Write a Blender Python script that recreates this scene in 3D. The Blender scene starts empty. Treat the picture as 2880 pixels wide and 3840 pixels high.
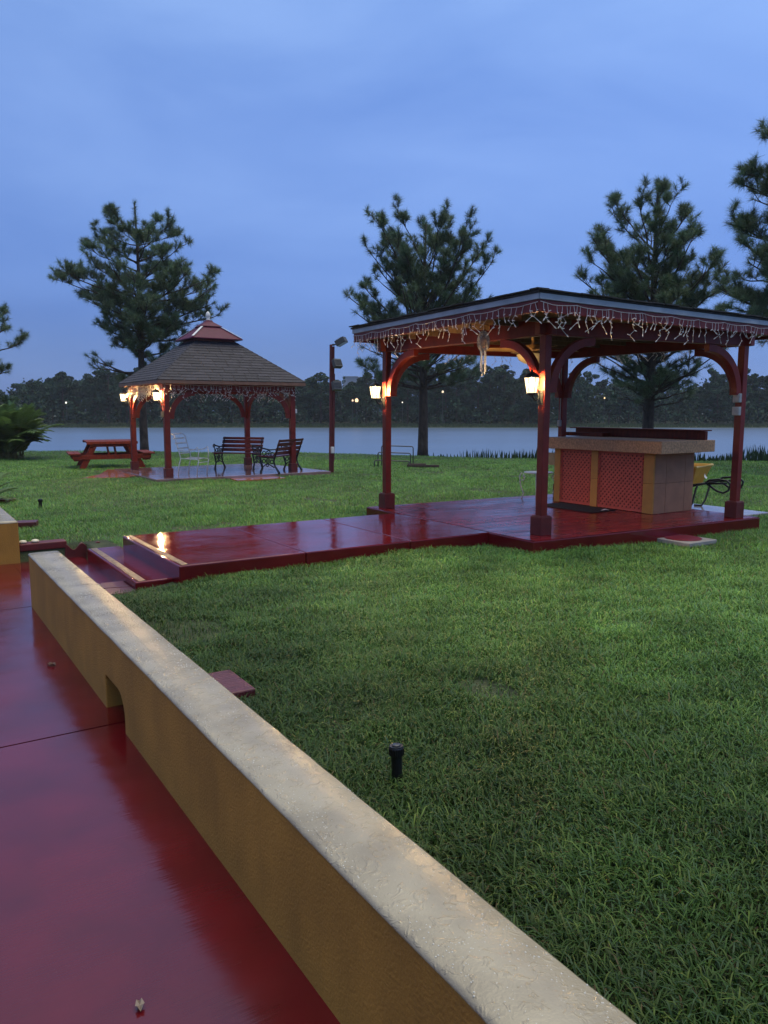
import bpy, bmesh, math, random
import numpy as np
from mathutils import Vector, Matrix

# ------------------------------------------------------------------ camera, sky, sun, exposure
S = bpy.context.scene
COL = S.collection
cam = bpy.data.cameras.new('camera')
cam.sensor_width = 36.0
cam.lens = 27.13
cam.clip_start = 0.05
cam.clip_end = 3000
camo = bpy.data.objects.new('camera', cam)
COL.objects.link(camo)
camo.location = (0, 0, 1.7)
camo.rotation_euler = (math.radians(90 - 7.48), 0, 0)
S.camera = camo

S.render.engine = 'CYCLES'
S.cycles.use_denoising = True
S.cycles.max_bounces = 6
S.cycles.diffuse_bounces = 3
S.cycles.glossy_bounces = 3
S.cycles.transmission_bounces = 4
S.cycles.transparent_max_bounces = 8
S.cycles.sample_clamp_indirect = 6.0
S.view_settings.view_transform = 'Standard'
S.view_settings.look = 'None'
S.view_settings.exposure = 0.8
S.view_settings.gamma = 1.0
HAZE = 0.0004

SUN_EL, SUN_AZ = math.radians(80), math.radians(60)
W = bpy.data.worlds.new('World')
S.world = W
W.use_nodes = True
nt = W.node_tree
nt.nodes.clear()
def nd(tree, kind, **kw):
    n = tree.nodes.new(kind)
    for k, v in kw.items():
        setattr(n, k, v)
    return n
out = nd(nt, 'ShaderNodeOutputWorld')
bg = nd(nt, 'ShaderNodeBackground')
tc = nd(nt, 'ShaderNodeTexCoord')
sep = nd(nt, 'ShaderNodeSeparateXYZ')
nt.links.new(tc.outputs['Generated'], sep.inputs[0])
ramp = nd(nt, 'ShaderNodeValToRGB')
ramp.color_ramp.interpolation = 'EASE'
el = ramp.color_ramp.elements
stops = [(0.0, (.043, .090, .242)), (.05, (.050, .107, .288)), (.16, (.071, .143, .370)), (.30, (.093, .174, .412)),
         (.45, (.108, .196, .432)), (.70, (.20, .29, .49)), (1.0, (.29, .37, .52))]
while len(el) < len(stops):
    el.new(.5)
for e, (p, c) in zip(el, stops):
    e.position = p
    e.color = (*c, 1)
nt.links.new(sep.outputs[2], ramp.inputs[0])
mp = nd(nt, 'ShaderNodeMapping')
mp.inputs['Scale'].default_value = (1.3, 1.0, 4.4)
mp.inputs['Rotation'].default_value = (0.0, 0.62, 0.2)
mp.inputs['Location'].default_value = (1.7, .4, .9)
nt.links.new(tc.outputs['Generated'], mp.inputs[0])
nz = nd(nt, 'ShaderNodeTexNoise')
nz.inputs['Scale'].default_value = 1.7
nz.inputs['Detail'].default_value = 5
nz.inputs['Roughness'].default_value = .5
nz.inputs['Distortion'].default_value = .5
nt.links.new(mp.outputs[0], nz.inputs['Vector'])
cr = nd(nt, 'ShaderNodeMapRange')
cr.inputs['From Min'].default_value = .32
cr.inputs['From Max'].default_value = .68
cr.inputs['To Min'].default_value = .0
cr.inputs['To Max'].default_value = 1.0
nt.links.new(nz.outputs['Fac'], cr.inputs['Value'])
cl = nd(nt, 'ShaderNodeMix', data_type='RGBA', blend_type='MULTIPLY')
cl.inputs['Factor'].default_value = 1
clc = nd(nt, 'ShaderNodeMix', data_type='RGBA')
clc.inputs[6].default_value = (.86, .90, .95, 1)
clc.inputs[7].default_value = (1.28, 1.19, 1.09, 1)
nt.links.new(cr.outputs[0], clc.inputs['Factor'])
nt.links.new(ramp.outputs[0], cl.inputs[6])
nt.links.new(clc.outputs[2], cl.inputs[7])
sky = nd(nt, 'ShaderNodeTexSky', sky_type='NISHITA')
sky.sun_disc = False
sky.sun_elevation = SUN_EL
sky.sun_rotation = SUN_AZ
sid = nd(nt, 'ShaderNodeMapRange')
sid.inputs['From Min'].default_value = -.55; sid.inputs['From Max'].default_value = .55
sid.inputs['To Min'].default_value = .94; sid.inputs['To Max'].default_value = 1.15
nt.links.new(sep.outputs[0], sid.inputs['Value'])
sdm = nd(nt, 'ShaderNodeMix', data_type='RGBA', blend_type='MULTIPLY')
sdm.inputs['Factor'].default_value = 1
nt.links.new(cl.outputs[2], sdm.inputs[6]); nt.links.new(sid.outputs[0], sdm.inputs[7])
skm = nd(nt, 'ShaderNodeMix', data_type='RGBA', blend_type='ADD')
skm.inputs['Factor'].default_value = .008
nt.links.new(sdm.outputs[2], skm.inputs[6])
nt.links.new(sky.outputs[0], skm.inputs[7])
nt.links.new(skm.outputs[2], bg.inputs[0])
bg.inputs['Strength'].default_value = 1.0
nt.links.new(bg.outputs[0], out.inputs[0])

sl = bpy.data.lights.new('overcast_sun', 'SUN')
sl.energy = 1.5
sl.angle = math.radians(70)
sl.color = (1.0, .87, .60)
slo = bpy.data.objects.new('overcast_sun', sl)
COL.objects.link(slo)
slo.rotation_euler = (math.radians(90) - SUN_EL, 0, -SUN_AZ + math.pi)

# ------------------------------------------------------------------ helpers
R = random.Random(7)
RN = np.random.default_rng(11)
DT = np.array((-.5385, .8426))      # the site's long axis (along the low wall, towards the lake)
DN = np.array((.8426, .5385))       # the site's cross axis
SITE_ROT = math.atan2(.5385, .8426)
def tn(t, n):
    p = DT * t + DN * n
    return (float(p[0]), float(p[1]))
def to_tn(x, y):
    return x * DT[0] + y * DT[1], x * DN[0] + y * DN[1]

def link(name, me, parent=None):
    o = bpy.data.objects.new(name, me)
    COL.objects.link(o)
    if parent is not None:
        o.parent = parent
    return o
def tag(o, label=None, cat=None, group=None, kind=None):
    if label: o['label'] = label
    if cat: o['category'] = cat
    if group: o['group'] = group
    if kind: o['kind'] = kind
    return o
def thing(name, label, cat, loc=(0, 0, 0), rz=0.0, group=None):
    o = bpy.data.objects.new(name, None)
    o.empty_display_size = .1
    COL.objects.link(o)
    o.location = loc
    o.rotation_euler = (0, 0, rz)
    return tag(o, label, cat, group)
def copy_tree(o, parent=None):
    kids = list(o.children)
    c = o.copy()
    COL.objects.link(c)
    c.parent = parent
    for k in kids:
        copy_tree(k, c)
    return c

class MB:
    def __init__(s):
        s.v = []; s.f = []; s.c = []
    def add(s, vs, fs, c=1.0):
        b = len(s.v)
        s.v += [tuple(map(float, p)) for p in vs]
        s.c += [c] * len(vs)
        s.f += [tuple(b + i for i in f) for f in fs]
        return s
    def obox(s, c, ax, ay, az, c_=1.0):
        c = Vector(c); ax = Vector(ax); ay = Vector(ay); az = Vector(az)
        vs = [c + ax * i + ay * j + az * k for k in (-1, 1) for j in (-1, 1) for i in (-1, 1)]
        return s.add(vs, [(0, 2, 3, 1), (4, 5, 7, 6), (0, 1, 5, 4), (2, 6, 7, 3), (0, 4, 6, 2), (1, 3, 7, 5)], c_)
    def box(s, x0, x1, y0, y1, z0, z1, c=1.0):
        return s.obox(((x0 + x1) / 2, (y0 + y1) / 2, (z0 + z1) / 2), ((x1 - x0) / 2, 0, 0), (0, (y1 - y0) / 2, 0), (0, 0, (z1 - z0) / 2), c)
    def cbox(s, c, size, rz=0.0, c_=1.0):
        ca, sa = math.cos(rz), math.sin(rz)
        return s.obox(c, (ca * size[0] / 2, sa * size[0] / 2, 0), (-sa * size[1] / 2, ca * size[1] / 2, 0), (0, 0, size[2] / 2), c_)
    def bar(s, p0, p1, w, h, up=(0, 0, 1), c=1.0):
        p0 = Vector(p0); p1 = Vector(p1)
        d = p1 - p0
        L = d.length
        d.normalize()
        up = Vector(up)
        side = d.cross(up)
        if side.length < 1e-4:
            side = d.cross(Vector((1, 0, 0)))
        side.normalize()
        u = side.cross(d).normalized()
        return s.obox((p0 + p1) / 2, d * L / 2, side * w / 2, u * h / 2, c)
    def prism(s, poly, z0, z1, c=1.0):
        n = len(poly)
        a = sum(poly[i][0] * poly[(i + 1) % n][1] - poly[(i + 1) % n][0] * poly[i][1] for i in range(n))
        if a < 0: poly = poly[::-1]
        vs = [(p[0], p[1], z0) for p in poly] + [(p[0], p[1], z1) for p in poly]
        fs = [tuple(range(n - 1, -1, -1)), tuple(range(n, 2 * n))] + [(i, (i + 1) % n, n + (i + 1) % n, n + i) for i in range(n)]
        return s.add(vs, fs, c)
    def extr(s, prof, org, ax, ay, dirv, c=1.0):
        """profile polygon in the plane (ax, ay) at org, extruded along dirv"""
        org = Vector(org); ax = Vector(ax); ay = Vector(ay); dirv = Vector(dirv)
        n = len(prof)
        a = sum(prof[i][0] * prof[(i + 1) % n][1] - prof[(i + 1) % n][0] * prof[i][1] for i in range(n))
        flip = (ax.cross(ay).dot(dirv) > 0) != (a > 0)
        if flip: prof = prof[::-1]
        b = [org + ax * p[0] + ay * p[1] for p in prof]
        vs = b + [p + dirv for p in b]
        fs = [tuple(range(n - 1, -1, -1)), tuple(range(n, 2 * n))] + [(i, (i + 1) % n, n + (i + 1) % n, n + i) for i in range(n)]
        return s.add(vs, fs, c)
    def tube(s, path, r, sides=6, c=1.0, cap=True):
        P = [Vector(p) for p in path]
        n = len(P)
        rr = r if isinstance(r, (list, tuple)) else [r] * n
        vs = []
        prev = None
        for i in range(n):
            d = (P[min(i + 1, n - 1)] - P[max(i - 1, 0)])
            if d.length < 1e-9: d = Vector((0, 0, 1))
            d.normalize()
            if prev is None:
                a = d.cross(Vector((0, 0, 1)))
                if a.length < .05: a = d.cross(Vector((1, 0, 0)))
            else:
                a = prev - d * prev.dot(d)
                if a.length < 1e-4: a = d.cross(Vector((.3, 1, .2)))
            a.normalize()
            prev = a
            b = d.cross(a)
            for k in range(sides):
                t = 2 * math.pi * k / sides
                vs.append(P[i] + (a * math.cos(t) + b * math.sin(t)) * rr[i])
        fs = []
        for i in range(n - 1):
            for k in range(sides):
                k2 = (k + 1) % sides
                fs.append((i * sides + k, i * sides + k2, (i + 1) * sides + k2, (i + 1) * sides + k))
        if cap:
            fs.append(tuple(range(sides - 1, -1, -1)))
            fs.append(tuple(range((n - 1) * sides, n * sides)))
        return s.add(vs, fs, c)
    def lathe(s, prof, cxy=(0, 0), n=16, c=1.0):
        vs = []
        for (r, z) in prof:
            for k in range(n):
                t = 2 * math.pi * k / n
                vs.append((cxy[0] + r * math.cos(t), cxy[1] + r * math.sin(t), z))
        m = len(prof)
        fs = [(i * n + k, i * n + (k + 1) % n, (i + 1) * n + (k + 1) % n, (i + 1) * n + k) for i in range(m - 1) for k in range(n)]
        fs.append(tuple(range(n - 1, -1, -1)))
        fs.append(tuple(range((m - 1) * n, m * n)))
        return s.add(vs, fs, c)
    def ring(s, c, r, w, axis, n=16, sides=5, cc=1.0):
        axis = Vector(axis).normalized()
        a = axis.cross(Vector((0, 0, 1)))
        if a.length < .05: a = axis.cross(Vector((1, 0, 0)))
        a.normalize(); b = axis.cross(a)
        c = Vector(c)
        path = [c + (a * math.cos(2 * math.pi * i / n) + b * math.sin(2 * math.pi * i / n)) * r for i in range(n + 1)]
        return s.tube(path, w, sides, cc, cap=False)
    def build(s, name, mat, parent=None, smooth=False, bevel=0.0, seg=2):
        me = bpy.data.meshes.new(name)
        me.from_pydata(s.v, [], s.f)
        at = me.attributes.new('Col', 'FLOAT_COLOR', 'POINT')
        cc = []
        for x in s.c:
            cc += ([x, x, x, 1.0] if not isinstance(x, tuple) else [*x, 1.0])
        at.data.foreach_set('color', cc)
        me.materials.append(mat)
        if smooth:
            for p in me.polygons: p.use_smooth = True
        me.update()
        o = link(name, me, parent)
        if bevel > 0:
            m = o.modifiers.new('bevel', 'BEVEL')
            m.width = bevel; m.segments = seg; m.limit_method = 'ANGLE'; m.angle_limit = math.radians(40)
        return o

def raw_mesh(name, V, loops, counts, mat, col=None, parent=None, smooth=False):
    me = bpy.data.meshes.new(name)
    V = np.ascontiguousarray(V, dtype=np.float32)
    loops = np.ascontiguousarray(loops, dtype=np.int32)
    counts = np.ascontiguousarray(counts, dtype=np.int32)
    me.vertices.add(len(V)); me.vertices.foreach_set('co', V.ravel())
    me.loops.add(len(loops)); me.loops.foreach_set('vertex_index', loops)
    starts = np.concatenate(([0], np.cumsum(counts)[:-1])).astype(np.int32)
    me.polygons.add(len(counts)); me.polygons.foreach_set('loop_start', starts)
    try:
        me.polygons.foreach_set('loop_total', counts)
    except Exception:
        pass
    if col is not None:
        at = me.attributes.new('Col', 'FLOAT_COLOR', 'POINT')
        c4 = np.ones((len(V), 4), dtype=np.float32)
        c4[:, :3] = col
        at.data.foreach_set('color', c4.ravel())
    me.materials.append(mat)
    me.update(calc_edges=True)
    if smooth:
        me.polygons.foreach_set('use_smooth', np.ones(len(counts), dtype=bool))
    return link(name, me, parent)

# ------------------------------------------------------------------ materials
MATS = {}
def mat(name, color, rough=.6, var=.15, vscale=6.0, bump=0.0, bscale=40.0, metal=0.0, attr=False, ior=1.45, color2=None,
        bdist=.01, coat=0.0, rvar=0.0, stretch=None, spec=.5, detail=4.0):
    if name in MATS: return MATS[name]
    m = bpy.data.materials.new(name)
    m.use_nodes = True
    t = m.node_tree
    p = t.nodes['Principled BSDF']
    geo = nd(t, 'ShaderNodeNewGeometry')
    vec = geo.outputs['Position']
    if stretch:
        mpn = nd(t, 'ShaderNodeMapping')
        mpn.inputs['Rotation'].default_value = (0, 0, stretch[3] if len(stretch) > 3 else 0)
        mpn.inputs['Scale'].default_value = stretch[:3]
        mpn.vector_type = 'TEXTURE' if False else 'POINT'
        t.links.new(vec, mpn.inputs[0]); vec = mpn.outputs[0]
    no = nd(t, 'ShaderNodeTexNoise')
    no.inputs['Scale'].default_value = vscale; no.inputs['Detail'].default_value = detail
    t.links.new(vec, no.inputs['Vector'])
    mx = nd(t, 'ShaderNodeMix', data_type='RGBA')
    c2 = color2 or tuple(min(1, c * (1 + var)) for c in color)
    c1 = color if color2 else tuple(c * (1 - var) for c in color)
    mx.inputs[6].default_value = (*c1, 1); mx.inputs[7].default_value = (*c2, 1)
    mr = nd(t, 'ShaderNodeMapRange')
    mr.inputs['From Min'].default_value = .33; mr.inputs['From Max'].default_value = .67
    t.links.new(no.outputs['Fac'], mr.inputs['Value'])
    t.links.new(mr.outputs[0], mx.inputs['Factor'])
    last = mx.outputs[2]
    if attr:
        a = nd(t, 'ShaderNodeAttribute', attribute_name='Col')
        mu = nd(t, 'ShaderNodeMix', data_type='RGBA', blend_type='MULTIPLY')
        mu.inputs['Factor'].default_value = 1
        t.links.new(last, mu.inputs[6]); t.links.new(a.outputs['Color'], mu.inputs[7])
        last = mu.outputs[2]
    t.links.new(last, p.inputs['Base Color'])
    p.inputs['Roughness'].default_value = rough
    p.inputs['Metallic'].default_value = metal
    p.inputs['IOR'].default_value = ior
    p.inputs['Specular IOR Level'].default_value = spec
    if coat:
        p.inputs['Coat Weight'].default_value = coat; p.inputs['Coat Roughness'].default_value = .05
    if rvar:
        n2 = nd(t, 'ShaderNodeTexNoise'); n2.inputs['Scale'].default_value = 1.3; n2.inputs['Detail'].default_value = 5
        t.links.new(geo.outputs['Position'], n2.inputs['Vector'])
        r2 = nd(t, 'ShaderNodeMapRange')
        r2.inputs['From Min'].default_value = .35; r2.inputs['From Max'].default_value = .65
        r2.inputs['To Min'].default_value = max(.01, rough - rvar); r2.inputs['To Max'].default_value = rough + rvar
        t.links.new(n2.outputs['Fac'], r2.inputs['Value']); t.links.new(r2.outputs[0], p.inputs['Roughness'])
    if bump:
        nb = nd(t, 'ShaderNodeTexNoise'); nb.inputs['Scale'].default_value = bscale; nb.inputs['Detail'].default_value = 3
        t.links.new(vec, nb.inputs['Vector'])
        bn = nd(t, 'ShaderNodeBump'); bn.inputs['Strength'].default_value = bump; bn.inputs['Distance'].default_value = bdist
        t.links.new(nb.outputs['Fac'], bn.inputs['Height']); t.links.new(bn.outputs[0], p.inputs['Normal'])
    MATS[name] = m
    return m
def emit(name, color, strength):
    m = bpy.data.materials.new(name); m.use_nodes = True
    p = m.node_tree.nodes['Principled BSDF']
    p.inputs['Base Color'].default_value = (.8, .75, .6, 1)
    p.inputs['Emission Color'].default_value = (*color, 1)
    p.inputs['Emission Strength'].default_value = strength
    return m

M_red = mat('red_paint', (.150, .0125, .0065), .45, .18, 9, .15, 60, spec=.4)
M_reddk = mat('dark_red_paint', (.095, .010, .008), .5, .2, 9, .15, 60)
M_redwood = mat('red_wood', (.120, .014, .006), .6, .3, 7, .3, 30, stretch=(4, 4, 1), spec=.3)
M_trim = mat('pale_trim', (.34, .36, .38), .4, .12, 5)
M_shingle = mat('shingle', (.034, .031, .038), .75, .25, 25, .5, 160, attr=True)
M_roofdk = mat('dark_shingle', (.03, .028, .026), .8, .4, 20, .6, 120)
M_ply = mat('ceiling_board', (.125, .075, .045), .6, .25, 5, .2, 30, stretch=(1, 6, 1, .57))
M_tan = mat('tan_wood', (.42, .26, .11), .5, .2, 6)
M_ochre = mat('ochre_stucco', (.345, .166, .022), .75, .13, 3.5, .6, 95, bdist=.006)
def add_streaks(m, amount):
    t = m.node_tree; p = t.nodes['Principled BSDF']
    src = p.inputs['Base Color'].links[0].from_socket
    geo = nd(t, 'ShaderNodeNewGeometry'); mpn = nd(t, 'ShaderNodeMapping'); mpn.inputs['Scale'].default_value = (7, 7, .7)
    t.links.new(geo.outputs['Position'], mpn.inputs[0])
    n = nd(t, 'ShaderNodeTexNoise'); n.inputs['Scale'].default_value = 1.0; n.inputs['Detail'].default_value = 6; n.inputs['Roughness'].default_value = .65
    t.links.new(mpn.outputs[0], n.inputs['Vector'])
    mr = nd(t, 'ShaderNodeMapRange'); mr.inputs['From Min'].default_value = .42; mr.inputs['From Max'].default_value = .72
    mr.inputs['To Min'].default_value = 1.0; mr.inputs['To Max'].default_value = 1 - amount
    t.links.new(n.outputs['Fac'], mr.inputs['Value'])
    mu = nd(t, 'ShaderNodeMix', data_type='RGBA', blend_type='MULTIPLY'); mu.inputs['Factor'].default_value = 1
    t.links.new(src, mu.inputs[6]); t.links.new(mr.outputs[0], mu.inputs[7]); t.links.new(mu.outputs[2], p.inputs['Base Color'])
add_streaks(M_ochre, .16)
M_iron = mat('black_iron', (.012, .014, .014), .35, .2, 20, spec=.5)
M_white = mat('white_metal', (.62, .62, .58), .4, .08, 20)
M_wire = mat('white_wire', (.58, .53, .49), .4, .05, 20)
M_bench = mat('bench_slat_paint', (.105, .017, .020), .3, .2, 10)
M_blackplastic = mat('black_plastic', (.008, .008, .009), .35, .2, 30)
M_grey = mat('grey_metal', (.33, .34, .33), .4, .15, 12)
M_greydk = mat('dark_grey_metal', (.07, .07, .065), .4, .15, 12)
M_bark = mat('pine_bark', (.055, .040, .030), .9, .45, 9, 1.0, 26, bdist=.04, stretch=(1, 1, .35))
M_conc = mat('concrete', (.28, .265, .24), .5, .15, 8, .3, 80)
M_sand = mat('sandstone_block', (.31, .150, .080), .7, .12, 7, .35, 150)
M_yelblock = mat('yellow_column_paint', (.46, .215, .042), .6, .1, 7, .2, 100)
M_ctop = mat('counter_stone', (.46, .255, .125), .6, .3, 40, .4, 120)
M_mat = mat('rubber_mat', (.012, .010, .010), .85, .4, 60, .8, 150)
M_yellow = mat('yellow_plastic', (.55, .27, .035), .4, .1, 8)
M_paper = mat('white_paper', (.75, .74, .72), .7, .05, 8)
M_paver = mat('red_paver', (.085, .018, .020), .38, .25, 14, .5, 60)
M_stripe = mat('worn_cream_stripe', (.08, .025, .015), .32, .0, 14, .8, 90, color2=(.26, .20, .10), bdist=.006, detail=8)
M_orange = mat('orange_tile', (.30, .10, .045), .12, .25, 8, .2, 20)
M_water = None

def wet_paint(name, base, rough, rvar, rot, bump=.16, brick=False, ior=1.75, c2=None):
    """wet, glossy painted concrete: fine broom lines, puddled roughness, optional stamped bricks"""
    m = bpy.data.materials.new(name); m.use_nodes = True
    t = m.node_tree; p = t.nodes['Principled BSDF']
    geo = nd(t, 'ShaderNodeNewGeometry')
    rotn = nd(t, 'ShaderNodeMapping'); rotn.inputs['Rotation'].default_value = (0, 0, -rot)
    t.links.new(geo.outputs['Position'], rotn.inputs[0])
    n1 = nd(t, 'ShaderNodeTexNoise'); n1.inputs['Scale'].default_value = 1.1; n1.inputs['Detail'].default_value = 6
    n1.inputs['Roughness'].default_value = .6
    st = nd(t, 'ShaderNodeMapping'); st.inputs['Scale'].default_value = (1, 2.6, 1)
    t.links.new(rotn.outputs[0], st.inputs[0]); t.links.new(st.outputs[0], n1.inputs['Vector'])
    mr = nd(t, 'ShaderNodeMapRange'); mr.inputs['From Min'].default_value = .36; mr.inputs['From Max'].default_value = .64
    mr.inputs['To Min'].default_value = max(.015, rough - rvar); mr.inputs['To Max'].default_value = rough + rvar
    t.links.new(n1.outputs['Fac'], mr.inputs['Value']); t.links.new(mr.outputs[0], p.inputs['Roughness'])
    mx = nd(t, 'ShaderNodeMix', data_type='RGBA')
    mx.inputs[6].default_value = (*tuple(c * .85 for c in base), 1)
    mx.inputs[7].default_value = (*(c2 or tuple(c * 1.3 for c in base)), 1)
    n3 = nd(t, 'ShaderNodeTexNoise'); n3.inputs['Scale'].default_value = 2.3; n3.inputs['Detail'].default_value = 8
    t.links.new(geo.outputs['Position'], n3.inputs['Vector'])
    mr3 = nd(t, 'ShaderNodeMapRange'); mr3.inputs['From Min'].default_value = .34; mr3.inputs['From Max'].default_value = .66
    t.links.new(n3.outputs['Fac'], mr3.inputs['Value']); t.links.new(mr3.outputs[0], mx.inputs['Factor'])
    last = mx.outputs[2]
    fine = nd(t, 'ShaderNodeTexNoise'); fine.inputs['Scale'].default_value = 1.0; fine.inputs['Detail'].default_value = 3
    fs = nd(t, 'ShaderNodeMapping'); fs.inputs['Scale'].default_value = (5, 90, 5)
    t.links.new(rotn.outputs[0], fs.inputs[0]); t.links.new(fs.outputs[0], fine.inputs['Vector'])
    big = nd(t, 'ShaderNodeTexNoise'); big.inputs['Scale'].default_value = 3.0; big.inputs['Detail'].default_value = 2
    t.links.new(geo.outputs['Position'], big.inputs['Vector'])
    b1 = nd(t, 'ShaderNodeBump'); b1.inputs['Strength'].default_value = bump; b1.inputs['Distance'].default_value = .004
    t.links.new(fine.outputs['Fac'], b1.inputs['Height'])
    b2 = nd(t, 'ShaderNodeBump'); b2.inputs['Strength'].default_value = .12; b2.inputs['Distance'].default_value = .03
    t.links.new(big.outputs['Fac'], b2.inputs['Height']); t.links.new(b1.outputs[0], b2.inputs['Normal'])
    nrm = b2.outputs[0]
    if brick:
        br = nd(t, 'ShaderNodeTexBrick')
        br.inputs['Scale'].default_value = 1.0; br.inputs['Mortar Size'].default_value = .017
        br.inputs['Brick Width'].default_value = .40; br.inputs['Row Height'].default_value = .20
        br.inputs['Color1'].default_value = (1, 1, 1, 1); br.inputs['Color2'].default_value = (.82, .82, .82, 1)
        br.inputs['Mortar'].default_value = (.22, .22, .22, 1); br.inputs['Mortar Smooth'].default_value = .3
        t.links.new(rotn.outputs[0], br.inputs['Vector'])
        mu = nd(t, 'ShaderNodeMix', data_type='RGBA', blend_type='MULTIPLY'); mu.inputs['Factor'].default_value = 1
        t.links.new(last, mu.inputs[6]); t.links.new(br.outputs['Color'], mu.inputs[7]); last = mu.outputs[2]
        b3 = nd(t, 'ShaderNodeBump'); b3.inputs['Strength'].default_value = .9; b3.inputs['Distance'].default_value = .012
        b3.invert = True
        t.links.new(br.outputs['Fac'], b3.inputs['Height']); t.links.new(nrm, b3.inputs['Normal']); nrm = b3.outputs[0]
    t.links.new(last, p.inputs['Base Color']); t.links.new(nrm, p.inputs['Normal'])
    p.inputs['IOR'].default_value = ior
    return m
M_patio = wet_paint('wet_red_patio', (.084, .0036, .0060), .16, .05, SITE_ROT, .16, ior=1.62)
M_walk = wet_paint('wet_red_walk', (.105, .0055, .008), .10, .08, SITE_ROT, .14, ior=1.45)
M_brickfloor = wet_paint('wet_red_brick_floor', (.185, .008, .010), .24, .10, SITE_ROT, .10, brick=True, ior=1.42)
M_gazfloor = wet_paint('wet_gazebo_floor', (.22, .125, .115), .06, .04, SITE_ROT, .10, ior=2.2)

def stucco_cap():
    m = bpy.data.materials.new('cream_wall_top'); m.use_nodes = True
    t = m.node_tree; p = t.nodes['Principled BSDF']
    geo = nd(t, 'ShaderNodeNewGeometry')
    n = nd(t, 'ShaderNodeTexNoise'); n.inputs['Scale'].default_value = 5; n.inputs['Detail'].default_value = 7
    t.links.new(geo.outputs['Position'], n.inputs['Vector'])
    rp = nd(t, 'ShaderNodeValToRGB')
    rp.color_ramp.elements[0].position = .30; rp.color_ramp.elements[0].color = (.235, .200, .135, 1)
    rp.color_ramp.elements[1].position = .62; rp.color_ramp.elements[1].color = (.345, .300, .205, 1)
    t.links.new(n.outputs['Fac'], rp.inputs[0]); t.links.new(rp.outputs[0], p.inputs['Base Color'])
    # trowelled knock-down texture: flat islands with thin sunken edges, plus grit
    v = nd(t, 'ShaderNodeTexNoise'); v.inputs['Scale'].default_value = 26; v.inputs['Detail'].default_value = 3; v.inputs['Distortion'].default_value = 1.2
    t.links.new(geo.outputs['Position'], v.inputs['Vector'])
    mr = nd(t, 'ShaderNodeMapRange', interpolation_type='SMOOTHSTEP'); mr.inputs['From Min'].default_value = .53; mr.inputs['From Max'].default_value = .68
    t.links.new(v.outputs['Fac'], mr.inputs['Value'])
    g = nd(t, 'ShaderNodeTexNoise'); g.inputs['Scale'].default_value = 130; g.inputs['Detail'].default_value = 2
    t.links.new(geo.outputs['Position'], g.inputs['Vector'])
    b1 = nd(t, 'ShaderNodeBump'); b1.inputs['Strength'].default_value = .42; b1.inputs['Distance'].default_value = .006
    b2 = nd(t, 'ShaderNodeBump'); b2.inputs['Strength'].default_value = .35; b2.inputs['Distance'].default_value = .004
    t.links.new(mr.outputs[0], b1.inputs['Height']); t.links.new(g.outputs['Fac'], b2.inputs['Height'])
    t.links.new(b1.outputs[0], b2.inputs['Normal']); t.links.new(b2.outputs[0], p.inputs['Normal'])
    p.inputs['Roughness'].default_value = .24
    p.inputs['IOR'].default_value = 1.5
    return m
M_cap = stucco_cap()

def leaf_mat(name, color, rough=.45, transl=.25, spec=.5):
    m = bpy.data.materials.new(name); m.use_nodes = True
    t = m.node_tree; p = t.nodes['Principled BSDF']
    a = nd(t, 'ShaderNodeAttribute', attribute_name='Col')
    mu = nd(t, 'ShaderNodeMix', data_type='RGBA', blend_type='MULTIPLY'); mu.inputs['Factor'].default_value = 1
    mu.inputs[6].default_value = (*color, 1)
    t.links.new(a.outputs['Color'], mu.inputs[7]); t.links.new(mu.outputs[2], p.inputs['Base Color'])
    p.inputs['Roughness'].default_value = rough
    p.inputs['Specular IOR Level'].default_value = spec
    if transl:
        tr = nd(t, 'ShaderNodeBsdfTranslucent'); t.links.new(mu.outputs[2], tr.inputs[0])
        ms = nd(t, 'ShaderNodeMixShader'); ms.inputs[0].default_value = transl
        o = t.nodes['Material Output']
        t.links.new(p.outputs[0], ms.inputs[1]); t.links.new(tr.outputs[0], ms.inputs[2]); t.links.new(ms.outputs[0], o.inputs[0])
    return m
M_grass = leaf_mat('grass_blade', (1, 1, 1), .42, .25, .16)
M_needle = leaf_mat('pine_needle', (.100, .160, .085), .5, .2, .3)
M_farleaf = leaf_mat('far_foliage', (.026, .056, .030), .7, .15, .2)
M_palm = leaf_mat('palm_leaf', (.085, .150, .042), .4, .25)

# ------------------------------------------------------------------ ground: one sheet, lawn, bank, lake bed, far shore
EDGE = [(-60, 37), (-14, 34), (-1.5, 31.6), (5.3, 27.6), (11.3, 26.2), (24, 24), (60, 22)]
def edge_y(x):
    return np.interp(x, [e[0] for e in EDGE], [e[1] for e in EDGE])
FAR_Y = 124.0
LAKE_Z = -1.0
def lawn_z(x, y):
    """lawn height at a point (arrays welcome)"""
    x = np.asarray(x, float); y = np.asarray(y, float)
    z = np.interp(y, [-10, 11, 21, 30, 40], [.15, .15, .06, -.03, -.08])
    z = z + .018 * np.sin(x * .9 + 1.3) * np.cos(y * .7) + .012 * np.sin(x * 2.3 + y * 1.7)
    tt = x * DT[0] + y * DT[1]; nn_ = x * DN[0] + y * DN[1]
    z = z - .10 * np.exp(-((tt - 6.95) / .45) ** 2 - ((nn_ - 1.65) / .55) ** 2) * (tt < 7.4)
    d = y - edge_y(x)
    z = np.where(d > 0, z - np.clip(d, 0, 6) * .36, z)
    far = y > 80
    z = np.where(far, np.interp(y, [80, FAR_Y - 4, FAR_Y, FAR_Y + 2, FAR_Y + 9, FAR_Y + 60, 1500], [-2.2, -1.4, -.99, -.72, -.3, .2, 1.5]), z)
    return z
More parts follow.
